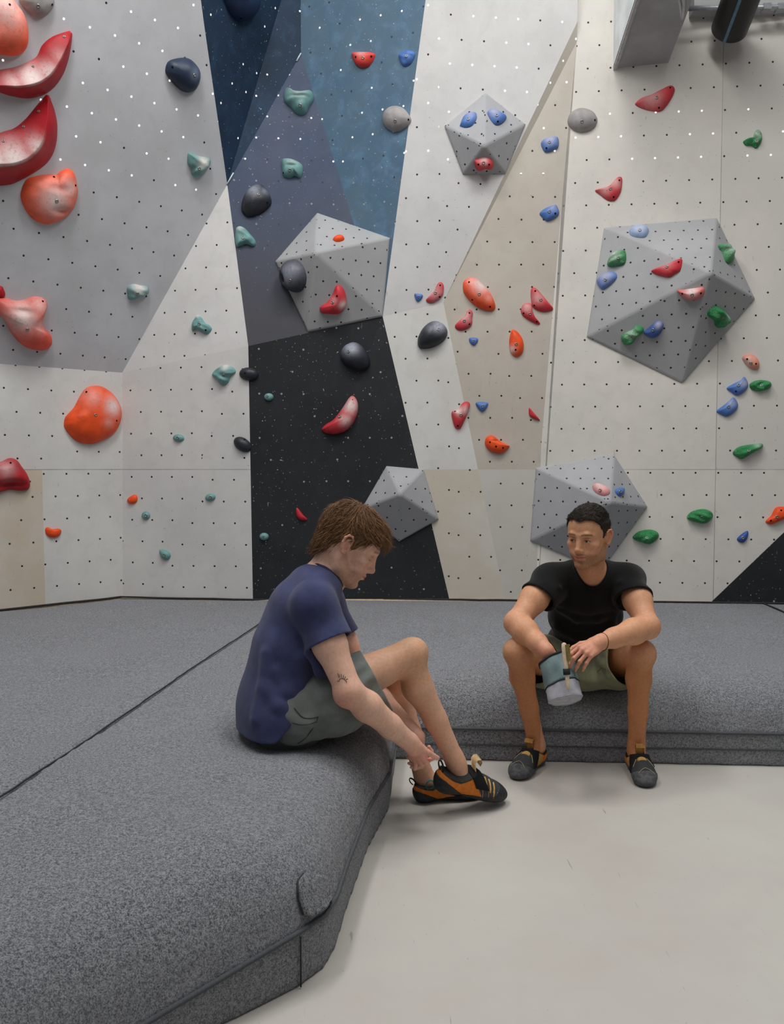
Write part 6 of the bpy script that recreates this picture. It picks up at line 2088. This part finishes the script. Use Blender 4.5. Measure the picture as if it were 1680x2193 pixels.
# hair
M_HAIR_R = hair_mat('dark_hair', c(26, 22, 19), c(86, 74, 62))
FS = Field()
FS.ell(headR.p(0, -0.012, 0.046), np.array((0.080, 0.100, 0.092)) * 0.97, headR.R, 0.03)
FS.ell(headR.p(0, 0.036, 0.060), np.array((0.070, 0.062, 0.060)) * 0.97, headR.R, 0.03)
FS.ell(headR.p(0, -0.050, -0.010), np.array((0.060, 0.045, 0.055)) * 0.97, headR.R, 0.03)
def regR(q):
    x, y, z = q[..., 0], q[..., 1], q[..., 2]
    zm = np.interp(y, [-0.15, -0.09, -0.055, -0.032, -0.026, 0.004, 0.010, 0.022, 0.028, 0.045, 0.062, 0.085, 0.12],
                   [-0.055, -0.052, -0.045, -0.020, 0.030, 0.034, -0.010, -0.006, 0.034, 0.062, 0.082, 0.092, 0.092])
    zm = zm + 0.0025 * np.sin(x * 420) * np.sin(x * 170 + 1)
    zm = zm - 0.010 * np.clip((0.030 - np.abs(x)) / 0.03, 0, 1) * (y > 0.06)
    return np.maximum((zm - z) * 0.8, -0.02 + 0 * x)
def flowR(q, rng):
    x, y, z = q
    if z > 0.07: return (0.6 * rng.uniform(-1, 1), 0.7, 0.5 + 0.5 * rng.uniform())
    return (0.0, -0.3, -1.0)
def lenR(q, rng):
    return (0.021 if q[2] > 0.06 else 0.009) * rng.uniform(0.6, 1.3)
hair_mesh('hair', headR, FS, regR, M_HAIR_R, man2, flowR, 7500, lenR, 0.0008, np.random.RandomState(9), lift=0.42)

# thread bracelet
wd = unit(wrL - elLf)
wp = elLf.lerp(wrL, 0.93)
FB = Field(); FB.chain([elLf, elLf.lerp(wrL, 0.3), elLf.lerp(wrL, 0.7), wrL], [0.044, 0.049, 0.036, 0.0285], 0.02); FB.cap(wrL, Vector(hL_.p(0, 0.02, 0)), 0.0275, 0.026, 0.015)
tube_obj('bracelet', smooth_closed([snap(FB, V3(p), 0.0012) for p in ring(wp, wd + Vector((0, 0, 0.25)), 0.032, 20)], 2), 0.0013, M_LASH, man2, 5, closed=True)

s3, sc3 = make_shoe(man2, shR, 'R', 'tan', 'worn grey and mustard climbing shoe turned outwards', 0.262)
pull_loop(shR, sc3, 0.004, 0.070, M_TEAL, s3, (0.35, -0.45, 0.8), 0.030, 0.5, 'teal pull loop')
s4, sc4 = make_shoe(man2, shL, 'L', 'tan', 'worn grey and mustard climbing shoe pointing at the camera', 0.262)
pull_loop(shL, sc4, 0.004, 0.070, M_TEAL, s4, (-0.5, -0.3, 0.8), 0.030, 0.5, 'teal pull loop')

# ------------------------------------------------------------------ chalk bag and brush
bt, bb = at_y(1191, 1412, 3.335), at_y(1213, 1499, 3.245)
bag = empty('chalk_bag', bb)
tag(bag, 'teal and grey chalk bag hanging from the hand of the man in black', 'chalk bag')
bx = unit(bb - bt)
sx_ = unit(Vector((1, 0.1, 0)) - bx * bx.dot(Vector((1, 0.1, 0)))); sy_ = bx.cross(sx_)
Lb = (bb - bt).length
M_BAGT = hold_mat('bag_teal', c(96, 116, 118), 0.9, flecks=0.1, chalk=c(150, 170, 172))
M_BAGG = plain('bag_grey', c(168, 168, 176), 0.9, 0.1, var=0.1, scale=50, bump=0.2)
M_BAGD = plain('bag_binding', c(46, 52, 54), 0.9, 0.1)
def bag_r(s, t):
    rx_ = 0.068 - 0.006 * s + 0.003 * math.sin(3 * t + 5 * s) + 0.002 * math.sin(7 * t - 9 * s)
    return rx_
def bag_pt(s, t, off=0.0):
    ry = 0.9
    r_ = bag_r(s, t) + off
    # the rim tips towards the wrist
    tip = bx * (-0.018 * math.cos(t - 0.3) * (1 - s)) 
    return bt + bx * (Lb * s) + tip + sx_ * (r_ * math.cos(t)) + sy_ * (r_ * ry * math.sin(t))
def bag_part(nm, s0, s1, m, close=False, wall=0.004, n=40, k=10):
    V_, F_ = [], []
    ss = [s0 + (s1 - s0) * i / k for i in range(k + 1)]
    ringsv = []
    for s in ss: ringsv.append([bag_pt(s, 2 * math.pi * j / n) for j in range(n)])
    inner = [[bag_pt(s, 2 * math.pi * j / n, -wall) for j in range(n)] for s in ss[::-1]]
    if close:
        bot = [[bt.lerp(bb, 1) + (p - bb) * q + bx * (0.006 * (1 - q) - 0.0) for p in ringsv[-1]] for q in (0.97, 0.8, 0.55, 0.3, 0.05)]
        ringsv += bot
        inner = [[p - bx * 0.004 for p in r_] for r_ in bot[::-1]] + inner
    allr = ringsv + inner
    for r_ in allr: V_ += r_
    for i in range(len(allr) - 1):
        for j in range(n):
            F_.append((i * n + j, i * n + (j + 1) % n, (i + 1) * n + (j + 1) % n, (i + 1) * n + j))
    i = len(allr) - 1
    for j in range(n): F_.append((i * n + j, i * n + (j + 1) % n, (j + 1) % n, j))
    if close:
        F_.append(tuple((len(ringsv) - 1) * n + j for j in range(n)))
    me = mesh_from(nm, V_, F_); fix_normals(me)
    set_attr(me, 'chalk', [0.35 + 0.3 * math.sin(p[0] * 70) * math.sin(p[2] * 55) for p in V_])
    return link(nm, me, m, bag)
bag_part('bag_body', 0.0, 0.64, M_BAGT)
bag_part('base_panel', 0.64, 1.0, M_BAGG, True)
tube_obj('rim_binding', [bag_pt(0.0, 2 * math.pi * j / 40, 0.001) for j in range(40)], 0.0040, M_BAGD, bag, 6, closed=True)
tube_obj('panel_seam', [bag_pt(0.64, 2 * math.pi * j / 40, 0.001) for j in range(40)], 0.0018, M_BAGD, bag, 5, closed=True)
tube_obj('base_seam', [bag_pt(1.0, 2 * math.pi * j / 40, 0.0) for j in range(40)], 0.0022, M_BAGG, bag, 5, closed=True)
# brush in its elastic loop
p0_, p1_ = at_y(1208, 1376, 3.225), at_y(1218, 1477, 3.200)
br = empty('brush', p1_)
tag(br, 'wooden climbing brush tucked into the loop of the chalk bag', 'brush')
bd = unit(p1_ - p0_); bl = (p1_ - p0_).length
bs = unit(Vector((1, 0.15, 0)) - bd * bd.dot(Vector((1, 0.15, 0)))); bn = bs.cross(bd)
if bn.y > 0: bn = -bn
M_WOODB = plain('pale_beech', c(222, 200, 176), 0.6, 0.25, var=0.08, scale=80)
M_BRIS = plain('bristles', c(176, 158, 96), 0.9, 0.1, var=0.3, scale=400, bump=0.4)
V_, F_ = [], []
prof = [(0.0, 0.002), (0.02, 0.0085), (0.10, 0.0105), (0.35, 0.0105), (0.43, 0.0085), (0.50, 0.0078), (0.90, 0.0085), (0.97, 0.006), (1.0, 0.002)]
n = 12
for (s, w) in prof:
    for j in range(n):
        t = 2 * math.pi * j / n
        V_.append(p0_ + bd * (bl * s) + bs * (w * math.cos(t)) + bn * (0.0050 * math.sin(t) * min(1, w / 0.008)))
for i in range(len(prof) - 1):
    for j in range(n): F_.append((i * n + j, i * n + (j + 1) % n, (i + 1) * n + (j + 1) % n, (i + 1) * n + j))
F_.append(tuple(range(n))); F_.append(tuple((len(prof) - 1) * n + j for j in range(n)))
me = mesh_from('handle', V_, F_); fix_normals(me); link('handle', me, M_WOODB, br)
V_, F_ = [], []
rb = random.Random(2)
for i in range(26):
    for j in range(7):
        q = p0_ + bd * (bl * (0.05 + 0.34 * i / 25)) + bs * (0.0015 + 0.0085 * (j / 6.0)) + bn * 0.002
        tip = q + bs * (0.006 + rb.uniform(-0.002, 0.002)) + bn * (0.011 + rb.uniform(-0.001, 0.001)) + bd * rb.uniform(-0.001, 0.001)
        b = len(V_)
        for pp in (q, tip):
            V_ += [pp + bd * 0.0012, pp - bd * 0.0007 + bs * 0.001, pp - bd * 0.0007 - bs * 0.001]
        F_ += [(b, b + 1, b + 4, b + 3), (b + 1, b + 2, b + 5, b + 4), (b + 2, b, b + 3, b + 5), (b + 3, b + 4, b + 5)]
me = mesh_from('bristles', V_, F_); fix_normals(me); link('bristles', me, M_BRIS, br, smooth=False)
lp = p0_ + bd * (bl * 0.62)
loop = [lp + bs * (0.0125 * math.cos(t)) + bn * (0.009 * math.sin(t)) for t in [2 * math.pi * k / 20 for k in range(20)]]
V_, F_ = [], []
for hgt in (-0.011, 0.011):
    for o in (0.0, 0.0018):
        for k in range(20):
            t = 2 * math.pi * k / 20
            V_.append(lp + bd * hgt + bs * ((0.0115 + o) * math.cos(t)) + bn * ((0.0075 + o) * math.sin(t)))
for k in range(20):
    k2 = (k + 1) % 20
    F_ += [(20 + k, 20 + k2, 60 + k2, 60 + k), (k, 40 + k, 40 + k2, k2), (k, k2, 20 + k2, 20 + k), (40 + k, 60 + k, 60 + k2, 40 + k2)]
me = mesh_from('brush_loop', V_, F_); fix_normals(me); link('brush_loop', me, M_BAGD, bag)
